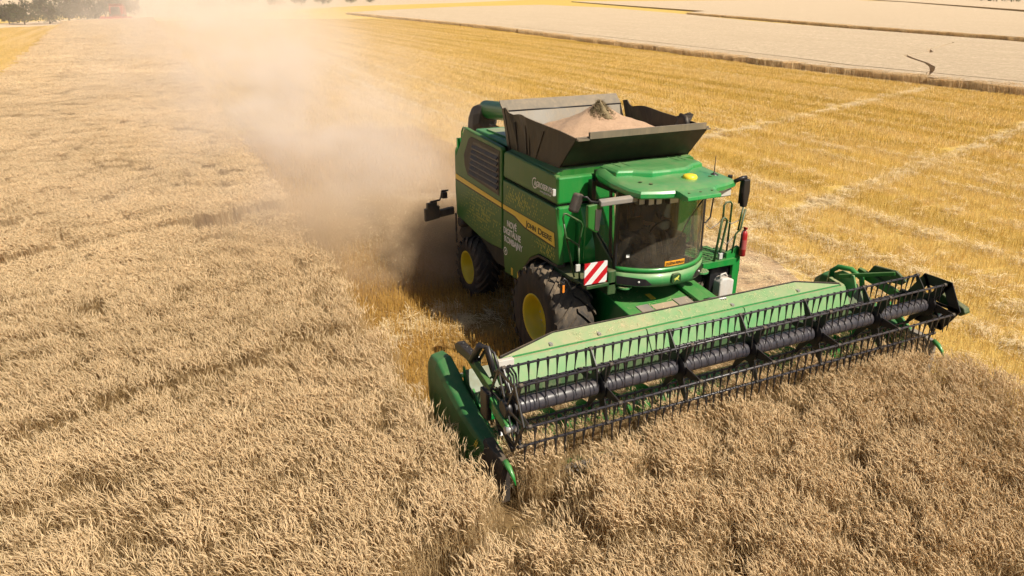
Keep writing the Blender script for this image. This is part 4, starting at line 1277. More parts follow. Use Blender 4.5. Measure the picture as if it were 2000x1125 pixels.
MB().tube([(1.0, 1.12, 2.62), (0.95, 1.25, 2.54), (0.95, 1.40, 2.60), (0.95, 1.50, 2.68)], 0.009, 6).obj("safety_chain", GREYP, LP)
MB().tube([(0.95, 1.55, 2.66), (0.98, 1.70, 2.58), (1.02, 1.84, 2.64)], 0.009, 6).obj("safety_chain", GREYP, LP)
MB().tube([(0.95, 1.48, 2.34), (0.98, 1.64, 2.20), (1.04, 1.76, 2.36)], 0.009, 6).obj("safety_chain", GREYP, LP)
MB().box(1.02, 1.08, 1.42, 1.50, 1.96, 2.08).obj("platform_lamp", LAMP, LP, 0.012)

# --- feeder house
FH = empty("feeder_house", CH)
ft = lambda x: 1.72 - 0.13 * x
MB().prism([(0.0, ft(0)), (1.95, ft(1.95)), (2.05, 1.2), (2.05, 0.30), (0.9, 0.62), (0.0, 0.95)], 'y', -0.85, 0.85).obj("feeder_casing", GREEN, FH, 0.02)
MB().prism([(0.05, ft(0.05) + 0.02), (1.95, ft(1.95) + 0.02), (1.95, ft(1.95) + 0.07), (0.05, ft(0.05) + 0.09)], 'y', 0.50, 0.60).obj("feeder_flange", GREEN, FH, 0.01)
for ya, yb in ((-0.60, -0.36), (0.16, 0.46)):
    MB().prism([(1.42, ft(1.42) + 0.004), (1.66, ft(1.66) + 0.004), (1.66, ft(1.66) + 0.014), (1.42, ft(1.42) + 0.014)], 'y', ya, yb).obj("grip_pad", GREYP, FH)
MB().prism([(1.12, ft(1.12) + 0.004), (1.30, ft(1.30) + 0.004), (1.30, ft(1.30) + 0.012), (1.12, ft(1.12) + 0.012)], 'y', -0.20, -0.10).obj("yellow_decal", STRIPE, FH)
MB().prism([(1.46, ft(1.46) + 0.003), (1.75, ft(1.75) + 0.003), (1.75, ft(1.75) + 0.006), (1.46, ft(1.46) + 0.006)], 'y', -0.32, 0.14).obj("worn_patch", WORN, FH)
for cx0, cy0, cz0 in ((1.25, -0.74, 1.86), (1.23, 0.90, 1.86)):
    mb = MB().lathe([(0.001, 0.0), (0.13, 0.0), (0.13, 0.03), (0.001, 0.03)], (cx0, cy0, cz0), 'z', 16, False, True)
    mb.obj("foot_step", GREEN_HOOD, FH)
    hm = MB()
    for i in range(-2, 3):
        for j in range(-2, 3):
            if i * i + j * j < 6:
                hm.lathe([(0.013, 0.0), (0.001, 0.001)], (cx0 + i * 0.045, cy0 + j * 0.045 + (0.02 if i % 2 else 0), cz0 + 0.031), 'z', 6, False, True)
    hm.obj("step_holes", BLACK, FH)
    MB().tube([(cx0 - 0.1, cy0, cz0), (cx0 - 0.3, cy0 * 0.95, cz0 + 0.05)], 0.02, 6).obj("step_bracket", GREEN_DARK, FH)
MB().box(0.62, 0.85, -0.80, -0.62, ft(0.7) + 0.02, ft(0.7) + 0.06).obj("foot_step", GREEN_HOOD, FH)
MB().prism([(0.5, ft(.5) - .03), (1.7, ft(1.7) - .03), (1.7, ft(1.7) - .3), (0.5, ft(.5) - .35)], 'y', 0.86, 1.05).obj("feeder_drive_cover", GREEN, FH, 0.03)
mb = MB()
for q in range(3):
    mb.tube([(1.65, 0.66 + 0.04 * q, ft(1.65) + 0.03), (1.8, 0.72 + 0.04 * q, ft(1.7) + 0.10), (1.95, 0.80 + 0.04 * q, ft(1.9) + 0.16)], 0.018, 6)
mb.obj("hydraulic_coupler", STEEL, FH)
MB().box(1.45, 1.65, 1.02, 1.16, 0.9, 1.45).obj("gearbox_cover", GREYP, FH, 0.03)

# ================================================================ HEADER
HD = empty("harvester_header")
tag(HD, "wide green grain header with black tined reel cutting the wheat", "header")
HW = 3.96
# sloping top plate with black rear edge, groove and front band
MB().add([(1.90, -2.45, 1.635), (1.90, 2.50, 1.635), (2.10, 3.42, 1.510), (2.10, -3.40, 1.510),
          (1.90, -2.45, 1.605), (1.90, 2.50, 1.605), (2.10, 3.42, 1.480), (2.10, -3.40, 1.480)],
         [(0, 3, 2, 1), (4, 5, 6, 7), (0, 1, 5, 4), (1, 2, 6, 5), (2, 3, 7, 6), (3, 0, 4, 7)]).obj("top_plate", GREEN_HOOD, HD)
for a, b in (((1.885, -2.45, 1.635), (1.885, 2.50, 1.635)), ((1.885, -2.45, 1.635), (2.07, -3.42, 1.512)), ((1.885, 2.50, 1.635), (2.07, 3.44, 1.512))):
    MB().bar(a, b, 0.022, 0.035).obj("rear_edging", PLASTIC, HD)
MB().prism([(2.085, 1.475), (2.13, 1.475), (2.13, 1.43), (2.085, 1.43)], 'y', -3.5, 3.5).obj("plate_groove", GREEN, HD)
for ya, yb in ((-3.5, -0.9), (-0.88, 1.1), (1.12, 3.5)):
    MB().prism([(2.12, 1.49), (2.155, 1.485), (2.33, 1.17), (2.30, 1.16), (2.12, 1.43)], 'y', ya, yb).obj("front_band", GREEN_HOOD, HD)
MB().prism([(2.30, 1.155), (2.34, 1.165), (2.42, 0.95), (2.38, 0.94)], 'y', -HW, HW).obj("band_lower_strip", GREEN_DARK, HD)  # dark green strip along the lower edge of the front band
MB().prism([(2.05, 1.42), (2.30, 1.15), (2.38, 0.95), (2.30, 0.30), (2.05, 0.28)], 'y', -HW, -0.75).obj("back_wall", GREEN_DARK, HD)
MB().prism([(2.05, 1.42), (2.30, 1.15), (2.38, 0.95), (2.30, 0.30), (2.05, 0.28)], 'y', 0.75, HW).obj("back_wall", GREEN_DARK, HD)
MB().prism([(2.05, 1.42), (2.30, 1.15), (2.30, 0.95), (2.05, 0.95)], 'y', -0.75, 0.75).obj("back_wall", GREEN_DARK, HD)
MB().prism([(2.30, 0.28), (2.6, 0.20), (3.25, 0.20), (3.30, 0.23), (3.25, 0.25), (2.6, 0.26)], 'y', -HW, HW).obj("floor_pan", GREEN, HD)
for yy in (-2.6, -1.75, 0.9, 2.4):
    MB().box(2.02, 2.09, yy, yy + 0.05, 1.53, 1.56).obj("plate_clip", STEEL, HD)
# intake auger
AU = MB().tube([(2.78, -3.9, 0.62), (2.78, 3.9, 0.62)], 0.20, 18).obj("intake_auger", GREEN, HD)
for sg in (-1, 1):
    mb = MB(); vs_, fs_ = [], []
    turns = 6; n = turns * 18
    for i in range(n + 1):
        a = sg * 2 * math.pi * i / 18; yy = sg * (3.88 - 3.2 * i / n)
        vs_ += [(2.78 + 0.20 * math.cos(a), yy, 0.62 + 0.20 * math.sin(a)), (2.78 + 0.32 * math.cos(a), yy, 0.62 + 0.32 * math.sin(a))]
    fs_ = [(2 * i, 2 * i + 1, 2 * i + 3, 2 * i + 2) for i in range(n)]
    mb.add(vs_, fs_, True).obj("auger_flight", GREEN, AU)
# knife bar with guards
KB = MB().box(3.24, 3.32, -HW, HW, 0.235, 0.26).obj("knife_bar", STEEL, HD)
gm_ = MB()
for i in range(104):
    yy = -HW + 0.04 + i * 0.0762
    gm_.prism([(3.32, 0.235), (3.44, 0.245), (3.32, 0.258)], 'y', yy - 0.008, yy + 0.008)
o = gm_.obj("knife_guards", STEEL, KB); o["kind"] = "stuff"
# end sheets and crop dividers
def divider(sg):
    Y = sg * 4.08
    prof = [  # x, top z, bottom z, half width
        (0.98, 1.05, 0.62, 0.05), (1.04, 1.22, 0.50, 0.10), (1.20, 1.36, 0.42, 0.135), (1.50, 1.40, 0.34, 0.15), (1.75, 1.32, 0.30, 0.15), (2.05, 1.20, 0.27, 0.145),
        (2.45, 1.08, 0.24, 0.14), (2.85, 0.99, 0.22, 0.125), (3.20, 0.93, 0.20, 0.11)]
    rings = []
    for x, zt, zb, w in prof:
        rings.append([(x, Y + w * yy, zb + (zt - zb) * q) for yy, q in ((-1.05, 0), (-1.1, 0.6), (-1.0, 0.84), (-0.72, 0.96), (0.75, 1.0), (1.05, 0.86), (1.1, 0.5), (1.05, 0))])
    MB().loft(rings, True, True, False).obj("divider_body", GREEN_DIV_SHADE, HD, 0.03, 3)
    rings = []
    for x, zt, zb, w in ((3.12, 0.975, 0.2, 0.125), (3.32, 0.965, 0.2, 0.115), (3.52, 0.95, 0.2, 0.09), (3.68, 0.93, 0.3, 0.06)):
        rings.append([(x, Y + w * yy, zb + (zt - zb) * q) for yy, q in ((-1, 0), (-1, 0.7), (-0.55, 0.97), (0.55, 0.97), (1, 0.7), (1, 0))])
    MB().loft(rings, True, True, False).obj("divider_shoe", PLASTIC if sg < 0 else GREYP, HD, 0.01)
    MB().tube([(3.64, Y, 0.90), (3.74, Y - sg * 0.01, 0.87), (3.83, Y - sg * 0.02, 0.80), (3.90, Y - sg * 0.03, 0.70)], [0.045, 0.04, 0.028, 0.008], 8).obj("divider_tip", GREEN, HD)
    MB().prism([(1.9, 1.40), (2.35, 1.15), (2.7, 0.95), (3.2, 0.75), (3.3, 0.25), (2.0, 0.25)], 'y', Y - sg * 0.17, Y - sg * 0.14).obj("end_sheet", GREEN, HD)
divider(-1); divider(1)
text_mesh("#", "divider_decal", STRIPE, HD, (2.98, -4.235, 0.80), (R(70), 0, R(0)), 0.16)
# drive bay behind the right end: bright plates, belt cover, hoses
MB().prism([(1.55, 1.10), (2.05, 1.32), (2.05, 1.26), (1.55, 1.04)], 'y', -3.88, -3.50).obj("drive_bay_plate", STEEL, HD)
MB().prism([(1.62, 1.14), (1.80, 1.215), (1.80, 1.22), (1.62, 1.145)], 'y', -3.84, -3.72).obj("red_tag", REDP, HD)
MB().box(2.10, 2.40, -3.86, -3.50, 0.98, 1.02).obj("drive_bay_plate", STEEL, HD)
MB().box(2.42, 2.68, -3.88, -3.55, 0.9, 1.0).obj("belt_cover", GREEN, HD, 0.02)
MB().box(2.05, 2.42, -3.88, -3.50, 0.70, 0.97).obj("drive_housing", BLACK, HD, 0.02)
MB().prism([(1.82, 1.55), (2.12, 1.50), (2.30, 1.20), (2.0, 1.18)], 'y', -3.52, -3.44).obj("plate_gusset", GREEN_HOOD, HD, 0.01)
MB().prism([(1.82, 1.55), (2.12, 1.50), (2.30, 1.20), (2.0, 1.18)], 'y', 3.44, 3.52).obj("plate_gusset", GREEN_HOOD, HD, 0.01)
MB().box(2.12, 2.2, -3.50, -3.25, 1.35, 1.52).obj("white_bracket", WHITE, HD, 0.01)
MB().prism([(1.58, 1.62), (1.72, 1.72), (2.32, 1.74), (2.36, 1.62), (1.70, 1.55)], 'y', -3.95, -3.83).obj("arm_mount", BLACK, HD, 0.015)
for q in range(4):
    MB().tube([(1.80 + q * 0.14, -3.94, 1.70), (1.84 + q * 0.14, -3.88, 1.745)], 0.018, 6).obj("mount_bolt", BLACK, HD)
MB().tube([(2.25, -3.93, 1.66), (2.46, -3.90, 1.98), (2.60, -3.86, 2.0), (2.78, -3.82, 1.62)], [0.055, 0.05, 0.05, 0.04], 10).obj("lift_cylinder", BLACK, HD)
MB().tube([(2.32, -3.86, 1.66), (2.52, -3.82, 1.97), (2.66, -3.78, 1.93), (2.86, -3.74, 1.55)], 0.022, 8).obj("hydraulic_hose", BLACK, HD)
for q in range(5):
    MB().tube([(2.60, -3.62 - q * 0.05, 1.52), (2.78 + 0.02 * q, -3.60 - q * 0.05, 1.76), (3.0 + 0.03 * q, -3.62 - q * 0.05, 1.74), (3.20, -3.66 - q * 0.04, 1.52 - 0.05 * q), (3.28, -3.80, 1.25)], 0.016, 6).obj("hydraulic_hose", BLACK, HD)
# reel arms
def reel_arm(sg):
    Y = sg * 4.0 if sg < 0 else 4.06
    MB().bar((2.02, Y * 0.975, 1.66), (3.30, Y * 0.98, 1.42), 0.085, 0.15).obj("reel_arm", GREEN_SIDE, HD, 0.015)
    MB().prism([(3.02, 1.52), (3.10, 1.56), (3.62, 1.42), (3.66, 1.34), (3.60, 1.28), (3.05, 1.40)], 'y', Y - 0.055, Y + 0.055).obj("reel_arm_cover", GREEN, HD, 0.02)
    MB().lathe([(0.05, -0.07), (0.05, 0.07)], (3.62, Y, 1.35), 'y', 12).obj("arm_pivot", STEEL, HD)
    MB().box(2.9, 3.12, Y - 0.10, Y - 0.02 , 1.20, 1.62).obj("reel_bearing", BLACK, HD, 0.02)
reel_arm(-1); reel_arm(1)
for q in range(7):
    a = q * 0.9
    MB().box(3.02 + 0.10 * q, 3.09 + 0.10 * q, -3.93, -3.86, 1.36 + 0.20 * math.sin(a * 2), 1.50 + 0.20 * math.sin(a * 2)).obj("reel_linkage", BLACK, HD, 0.01)
MB().lathe([(0.10, -0.06), (0.13, -0.04), (0.13, 0.04), (0.10, 0.06)], (3.46, -3.97, 1.555), 'y', 16).obj("reel_motor", BLACK, HD)
MB().tube([(2.9, -3.90, 1.60), (3.1, -3.96, 1.92), (3.35, -3.96, 1.98), (3.5, -3.95, 1.80)], 0.02, 6).obj("hydraulic_hose", BLACK, HD)
MB().bar((2.95, -3.93, 1.30), (3.62, -3.95, 1.02), 0.05, 0.06).obj("reel_linkage", BLACK, HD)
MB().bar((2.95, -3.91, 1.25), (3.20, -3.93, 0.98), 0.04, 0.05).obj("reel_linkage", BLACK, HD)
# left end arm stand and its arched guard
MB().tube([(1.72, 3.6, 1.40), (1.72, 3.62, 1.62), (1.82, 3.66, 1.72), (2.05, 3.72, 1.74), (2.25, 3.78, 1.62), (2.3, 3.8, 1.4)], 0.05, 10).obj("arm_guard", GREEN, HD)
MB().prism([(1.70, 1.25), (1.75, 1.58), (1.95, 1.70), (2.2, 1.68), (2.3, 1.45), (2.2, 1.2)], 'y', 3.62, 3.66).obj("guard_plate", GREEN_HOOD, HD, 0.01)
MB().bar((1.95, 3.55, 1.60), (2.75, 3.98, 1.85), 0.06, 0.07).obj("support_bar", GREEN_SIDE, HD, 0.01)
MB().prism([(2.2, 1.70), (2.3, 1.86), (2.75, 1.90), (2.98, 1.78), (2.9, 1.68), (2.4, 1.62)], 'y', 3.98, 4.04).obj("arm_mount", GREEN_DARK, HD, 0.02)
MB().prism([(3.55, 1.78), (4.02, 1.66), (4.06, 1.58), (3.98, 1.50), (3.50, 1.62)], 'y', 4.06, 4.20).obj("end_cover", GREEN_DARK, HD, 0.02)
MB().bar((2.6, 4.02, 1.30), (3.2, 4.02, 0.92), 0.06, 0.12).obj("side_strut", GREEN, HD)

# --- reel
RC = Vector((3.46, 0, 1.555)); RR = 0.505
REEL = empty("reel", HD)
ribs = []
SEC = 1.30
for k_ in range(6):
    y0 = -3.9 + k_ * SEC + 0.06; y1 = y0 + SEC - 0.12
    prof = [(0.09, y0), (0.110, y0 + 0.01)]
    nb = 9
    for i in range(nb):
        a = y0 + 0.02 + (y1 - y0 - 0.04) * i / nb; b = y0 + 0.02 + (y1 - y0 - 0.04) * (i + 1) / nb
        prof += [(0.104, a), (0.104, a + 0.008), (0.115, a + 0.010), (0.1155, a + 0.02), (0.1158, (a + b) / 2), (0.1155, b - 0.012), (0.115, b - 0.003)]
    prof += [(0.110, y1 - 0.01), (0.09, y1)]
    MB().lathe(prof, (RC.x, 0, RC.z), 'y', 24).obj("reel_tube_section", TUBE, REEL)
MB().tube([(RC.x, -3.98, RC.z), (RC.x, 4.0, RC.z)], 0.085, 12).obj("reel_shaft", BLACK, REEL)
ANG = [math.radians(a) for a in (0, 60, 120, 180, 240, 300)]
bars = [(RC.x + RR * math.cos(a), RC.z + RR * math.sin(a)) for a in ANG]
for bx, bz in bars:
    MB().tube([(bx, -3.95, bz), (bx, 3.95, bz)], 0.017, 8).obj("bat_tube", TUBE, REEL)
    for k_ in range(7):
        yy = -3.9 + k_ * SEC
        MB().lathe([(0.030, -0.03), (0.030, 0.03)], (bx, yy, bz), 'y', 10).obj("bat_clamp", PLASTIC, REEL)
for k_ in range(7):
    yy = -3.9 + k_ * SEC
    MB().lathe([(0.06, -0.035), (0.20, -0.025), (0.20, 0.025), (0.06, 0.035)], (RC.x, yy, RC.z), 'y', 18, False).obj("spider_hub", BLACK, REEL)
    for (bx, bz) in bars:
        d = Vector((bx - RC.x, 0, bz - RC.z))
        p = Vector((d.z, 0, -d.x)).normalized()
        a = Vector((RC.x, yy, RC.z)) + d * 0.25; b = Vector((RC.x, yy, RC.z)) + d * 0.97
        r1 = [a + p * 0.085, a - p * 0.085, b - p * 0.026, b + p * 0.026]
        mb = MB().add([q + Vector((0, 0.009, 0)) for q in r1] + [q - Vector((0, 0.009, 0)) for q in r1],
                      [(0, 1, 2, 3), (7, 6, 5, 4), (0, 4, 5, 1), (1, 5, 6, 2), (2, 6, 7, 3), (3, 7, 4, 0)])
        mb.obj("spider_arm", BLACK, REEL)
# offset control ring at each end: six-sided plate with slots
for yy, sg in ((-4.0, -1), (4.0, 1)):
    off = Vector((0.06, 0, 0.05))
    outer, inner = [], []
    for a in ANG:
        ri = 0.30 if sg > 0 else 0.455
        outer.append((RC.x + off.x + 0.50 * math.cos(a), RC.z + off.z + 0.50 * math.sin(a)))
        inner.append((RC.x + off.x + ri * math.cos(a), RC.z + off.z + ri * math.sin(a)))
    o_ = []
    mb = MB()
    v = [(p[0], yy - 0.008, p[1]) for p in outer] + [(p[0], yy - 0.008, p[1]) for p in inner] + [(p[0], yy + 0.008, p[1]) for p in outer] + [(p[0], yy + 0.008, p[1]) for p in inner]
    f = []
    for i in range(6):
        j = (i + 1) % 6
        f += [(i, j, 6 + j, 6 + i), (12 + i, 18 + i, 18 + j, 12 + j), (i, 12 + i, 12 + j, j), (6 + i, 6 + j, 18 + j, 18 + i)]
    mb.add(v, f)
    mb.obj("control_ring", BLACK, REEL)
    for i in range(6):
        a = ANG[i]
        MB().bar((RC.x + off.x, yy, RC.z + off.z), (RC.x + off.x + 0.47 * math.cos(a), yy, RC.z + off.z + 0.47 * math.sin(a)), 0.05 if sg > 0 else 0.028, 0.016, (0, 1, 0)).obj("control_spoke", BLACK, REEL)
# spring tines: flat moulded head, tapering blade, hanging straight down from every bat tube
tm = MB()
tm.loft([[(0.012, w, 0.024), (0.012, -w, 0.024), (-0.012, -w, 0.024), (-0.012, w, 0.024)] for w in (0.012,)] +
        [[(0.014 * k, w, z), (0.014 * k, -w, z), (-0.014 * k, -w, z), (-0.014 * k, w, z)] for w, z, k in ((0.016, -0.012, 1.1), (0.012, -0.06, 0.9), (0.007, -0.14, 0.6), (0.004, -0.27, 0.35))], True, True, False)
tine0 = tm.mesh("tine")
tine0.materials.append(BLACK)
tine_rest = MB()
for bi, (bx, bz) in enumerate(bars):
    for k_ in range(6):
        for i in range(9):
            yy = -3.9 + k_ * SEC + (i + 0.5) * SEC / 9
            if bi == 3:
                o_ = len(tine_rest.v)
                tine_rest.add([(v.co.x + bx, v.co.y + yy, v.co.z + bz) for v in tine0.vertices], [tuple(p.vertices) for p in tine0.polygons])
                continue
            t_ = bpy.data.objects.new("tine", tine0)
            COL.objects.link(t_)
            t_.parent = REEL
            t_.location = (bx, yy, bz)
            t_.rotation_euler = (rd.gauss(0, 0.035), rd.gauss(0, 0.07), rd.gauss(0, 0.1))
o = tine_rest.obj("rear_tine_row", BLACK, REEL); o["kind"] = "stuff"

# ================================================================ THINGS ON THE MACHINE
# grain heap in the tank
gh_m, t, nd, ln, b = new_mat("grain")
pos = objpos(t)
fn = noise(t, 55, 4, 0.8, pos); f2 = noise(t, 5, 5, 0.7, pos)
c = mixc(t, ramp(t, fn, 0.3, 0.7), (0.26, 0.15, 0.08), (0.58, 0.385, 0.245))
c = mixc(t, ramp(t, f2, 0.4, 0.7, 0, 0.4), c, (0.56, 0.36, 0.235))
ln.new(c, b.inputs["Base Color"]); b.inputs["Roughness"].default_value = 0.8
bn = N(t, "ShaderNodeBump"); bn.inputs["Strength"].default_value = 0.7; bn.inputs["Distance"].default_value = 0.012
ln.new(fn, bn.inputs["Height"]); ln.new(bn.outputs[0], b.inputs["Normal"])
def heap_z(x, y):
    r_ = math.hypot((x + 0.95) * 0.95, y - 0.02)
    z = 4.52 - 0.40 * min(r_, 2.2) ** 0.95
    z += 0.10 * math.exp(-((x + 0.95) ** 2 + (y - 0.05) ** 2) / 0.06)
    z += 0.03 * math.sin(5 * x + 2) * math.sin(4 * y + 1) + 0.012 * math.sin(17 * x + 5 * y) * math.sin(13 * y)
    return z
gx = np.linspace(-2.10, 0.42, 44); gy = np.linspace(-1.31, 1.31, 46)
v = [(x, y, min(heap_z(x, y), 4.30 if abs(y) > 1.25 else 9)) for x in gx for y in gy]
v = [(min(max(x, -1.86 - (z - 3.62) * 0.48), -0.10 + (z - 3.62) * 0.90), y, z) for x, y, z in v]
nn_ = len(gy)
f = [(i * nn_ + j, i * nn_ + j + 1, (i + 1) * nn_ + j + 1, (i + 1) * nn_ + j) for i in range(len(gx) - 1) for j in range(nn_ - 1)]
o = MB().add(v, f, True).obj("grain_heap", gh_m)
tag(o, "pinkish heap of threshed grain filling the open tank", "grain heap")
# clod of green chaff on top of the grain
CHAFF = paint("green_chaff", (0.20, 0.155, 0.07), 0.95, dust=0.35, dust_side=0.35, vary=0.6, bump=0.8, scale=9)
rr_ = random.Random(31)
mb = MB()
rings = []
for j in range(15):
    u = j / 14
    ring = []
    for i in range(40):
        a = 2 * math.pi * i / 40
        rad_ = (0.17 * (1 - u) ** 0.8 + 0.02) * (1 + 0.20 * math.sin(3 * a + 1.2 + 2 * u) + 0.10 * math.sin(7 * a + 5 * u) + rr_.uniform(-0.07, 0.07))
        ring.append((-0.78 - 0.08 * u + rad_ * math.cos(a) * 1.15, -0.04 + rad_ * math.sin(a) * 1.2, 4.30 + 0.32 * u + 0.03 * math.sin(2 * a + 3 * u) + rr_.uniform(-0.012, 0.012)))
    rings.append(ring)
mb.loft(rings, True, True, True)
for _ in range(1500):
    a = rr_.uniform(0, 6.28); u = rr_.random(); rad_ = 0.24 * (1 - u) ** 0.9 + 0.02
    p = Vector((-0.78 - 0.08 * u + rad_ * math.cos(a) * 1.1, -0.04 + rad_ * math.sin(a) * 1.15, 4.31 + 0.32 * u)); d = Vector((rr_.uniform(-1, 1), rr_.uniform(-1, 1), rr_.uniform(-.7, .6))).normalized() * rr_.uniform(.03, .10)
    s_ = d.orthogonal().normalized() * 0.006
    mb.add([p - s_, p + s_, p + d], [(0, 1, 2)])
o = mb.obj("chaff_clod", CHAFF)
tag(o, "dark greenish clod of chaff on the peak of the grain", "chaff clod")
# fire extinguisher
FE = empty("fire_extinguisher")
tag(FE, "red fire extinguisher strapped to the ladder handrail", "extinguisher")
ex, ey = 1.13, 1.90
MB().lathe([(0.001, 1.98), (0.05, 1.985), (0.06, 2.0), (0.06, 2.40), (0.045, 2.45), (0.022, 2.47), (0.022, 2.50), (0.001, 2.50)], (ex, ey, 0), 'z', 18, True, True).obj("cylinder", REDP, FE)
MB().box(ex - 0.02, ex + 0.05, ey - 0.015, ey + 0.015, 2.495, 2.53).obj("valve_handle", REDP, FE)
MB().tube([(ex, ey - 0.03, 2.48), (ex + 0.02, ey - 0.075, 2.44), (ex + 0.02, ey - 0.075, 2.15)], 0.011, 6).obj("hose", BLACK, FE)
MB().lathe([(0.0612, 2.12), (0.0612, 2.30)], (ex, ey, 0), 'z', 18, True, True).obj("paper_label", paint("extinguisher_label", (0.42, 0.08, 0.08), 0.5, dust=0, dust_side=0.2, vary=0.6), FE)
# jerrycan
JC = empty("jerrycan")
tag(JC, "white plastic jerrycan standing on the shelf beside the ladder", "jerrycan")
MB().prism([(1.44, 1.245), (1.44, 1.52), (1.50, 1.60), (1.66, 1.60), (1.70, 1.57), (1.77, 1.55), (1.77, 1.245)], 'x', 0.985 - 0.17, 1.16).obj("can_body", WHITE, JC, 0.03, 3)
MB().tube([(1.07, 1.49, 1.59), (1.07, 1.52, 1.66), (1.07, 1.62, 1.67), (1.07, 1.67, 1.60)], 0.016, 8).obj("can_handle", WHITE, JC)
MB().lathe([(0.035, 0.0), (0.035, 0.05), (0.001, 0.052)], (1.07, 1.735, 1.55), 'z', 12, False, True).obj("can_cap", BLACK, JC)
# drinking bottle in the cab
BT = empty("water_bottle")
tag(BT, "clear drinking bottle standing inside the cab's right window", "bottle")
MB().lathe([(0.001, 2.45), (0.04, 2.45), (0.042, 2.55), (0.036, 2.59), (0.042, 2.63), (0.04, 2.70), (0.018, 2.76), (0.018, 2.78)], (0.62, -0.83, 0), 'z', 12, True, True).obj("bottle_body", paint("bottle_plastic", (0.35, 0.40, 0.42), 0.15, dust=0, dust_side=0), BT)
MB().lathe([(0.02, 2.775), (0.02, 2.80), (0.001, 2.80)], (0.62, -0.83, 0), 'z', 10, False, True).obj("bottle_cap", WHITE, BT)
# driver
def skin_person(name, joints, edges, radii, root, mats_fn, parent=None):
    me = bpy.data.meshes.new(name)
    me.from_pydata([tuple(j) for j in joints], edges, [])
    o = bpy.data.objects.new(name, me)
    COL.objects.link(o)
    md = o.modifiers.new("skin", 'SKIN'); md.use_smooth_shade = True
    for i, r_ in enumerate(radii):
        me.skin_vertices[0].data[i].radius = (r_, r_) if not isinstance(r_, tuple) else r_
    me.skin_vertices[0].data[root].use_root = True
    sb = o.modifiers.new("sub", 'SUBSURF'); sb.levels = 2; sb.render_levels = 2
    dg = bpy.context.evaluated_depsgraph_get()
    m2 = bpy.data.meshes.new_from_object(o.evaluated_get(dg))
    o.modifiers.clear()
    o.data = m2
    return o
J = [(0.72, 0, 2.68), (0.68, 0, 2.90), (0.66, 0, 3.08), (0.69, 0, 3.17), (0.70, 0, 3.25), (0.72, 0, 3.38),   # pelvis .. head top
     (0.68, -0.17, 3.06), (0.78, -0.25, 2.84), (1.02, -0.19, 2.84), (1.09, -0.18, 2.86),                    # right arm
     (0.68, 0.17, 3.06), (0.78, 0.25, 2.84), (1.00, 0.19, 2.86), (1.08, 0.18, 2.88),                        # left arm
     (0.74, -0.10, 2.64), (1.12, -0.14, 2.62), (1.22, -0.14, 2.22), (1.34, -0.14, 2.12),
     (0.74, 0.10, 2.64), (1.12, 0.14, 2.62), (1.22, 0.14, 2.22), (1.34, 0.14, 2.12)]
Eg = [(0, 1), (1, 2), (2, 3), (3, 4), (4, 5), (2, 6), (6, 7), (7, 8), (8, 9), (2, 10), (10, 11), (11, 12), (12, 13), (0, 14), (14, 15), (15, 16), (16, 17), (0, 18), (18, 19), (19, 20), (20, 21)]
Rd = [0.13, 0.14, 0.12, 0.05, 0.075, 0.07, 0.065, 0.048, 0.036, 0.032, 0.065, 0.048, 0.036, 0.032, 0.09, 0.062, 0.05, 0.04, 0.09, 0.062, 0.05, 0.04]
# fingers curling round the wheel rim
for hb, sgn in ((9, -1), (13, 1)):
    base = Vector(J[hb])
    for q in range(5):
        L_ = (0.045, 0.075, 0.082, 0.076, 0.06)[q]
        dy = sgn * (0.035 - 0.018 * q) if q else sgn * -0.045
        a = len(J)
        J += [tuple(base + Vector((0.03, dy, 0.012))), tuple(base + Vector((0.03 + L_ * 0.5, dy, 0.02))), tuple(base + Vector((0.03 + L_ * 0.6, dy, -0.02)))]
        Eg += [(hb, a), (a, a + 1), (a + 1, a + 2)]
        Rd += [0.010, 0.009, 0.008]
P = skin_person("person", J, Eg, Rd, 0, None)
tag(P, "driver in a dark shirt and grey trousers seated behind the windscreen", "person")
for m in (SHIRT, TROUSER, SKIN, BLACK): P.data.materials.append(m)
for p in P.data.polygons:
    c = p.center
    if c.z > 3.13: k_ = 2
    elif c.x > 0.90 and c.z > 2.74: k_ = 2
    elif c.z < 2.72 and not (c.z < 2.18): k_ = 1
    elif c.z < 2.18: k_ = 3
    else: k_ = 0
    p.material_index = k_
rings = []
for z, rr2, xo in ((3.27, 0.085, -0.02), (3.34, 0.092, -0.012), (3.40, 0.085, -0.008), (3.45, 0.055, -0.005), (3.465, 0.01, 0)):
    rings.append([(0.71 + xo + rr2 * math.cos(a) * (1.05 if math.cos(a) < 0.3 else (0.75 if z < 3.38 else 1.0)), rr2 * math.sin(a) * 0.95, z) for a in np.linspace(0, 6.283, 16, endpoint=False)])
MB().loft(rings, True, True, True).obj("hair", HAIR, P)
MB().add([(0.785, -0.012, 3.28), (0.785, 0.012, 3.28), (0.812, 0, 3.275), (0.785, 0, 3.325)], [(0, 2, 3), (2, 1, 3), (0, 1, 2)]).obj("nose", SKIN, P)
for s in (-1, 1):
    MB().lathe([(0.001, 0.012), (0.010, 0.004), (0.011, 0)], (0.772, s * 0.03, 3.325), 'x', 8, True, True).obj("eye", HAIR, P)
    MB().lathe([(0.001, s * 0.016), (0.018, s * 0.008), (0.022, 0)], (0.705, s * 0.075, 3.31), 'y', 8, True, True).obj("ear", SKIN, P)
MB().box(0.775, 0.79, -0.022, 0.022, 3.238, 3.246).obj("mouth", REDP, P)

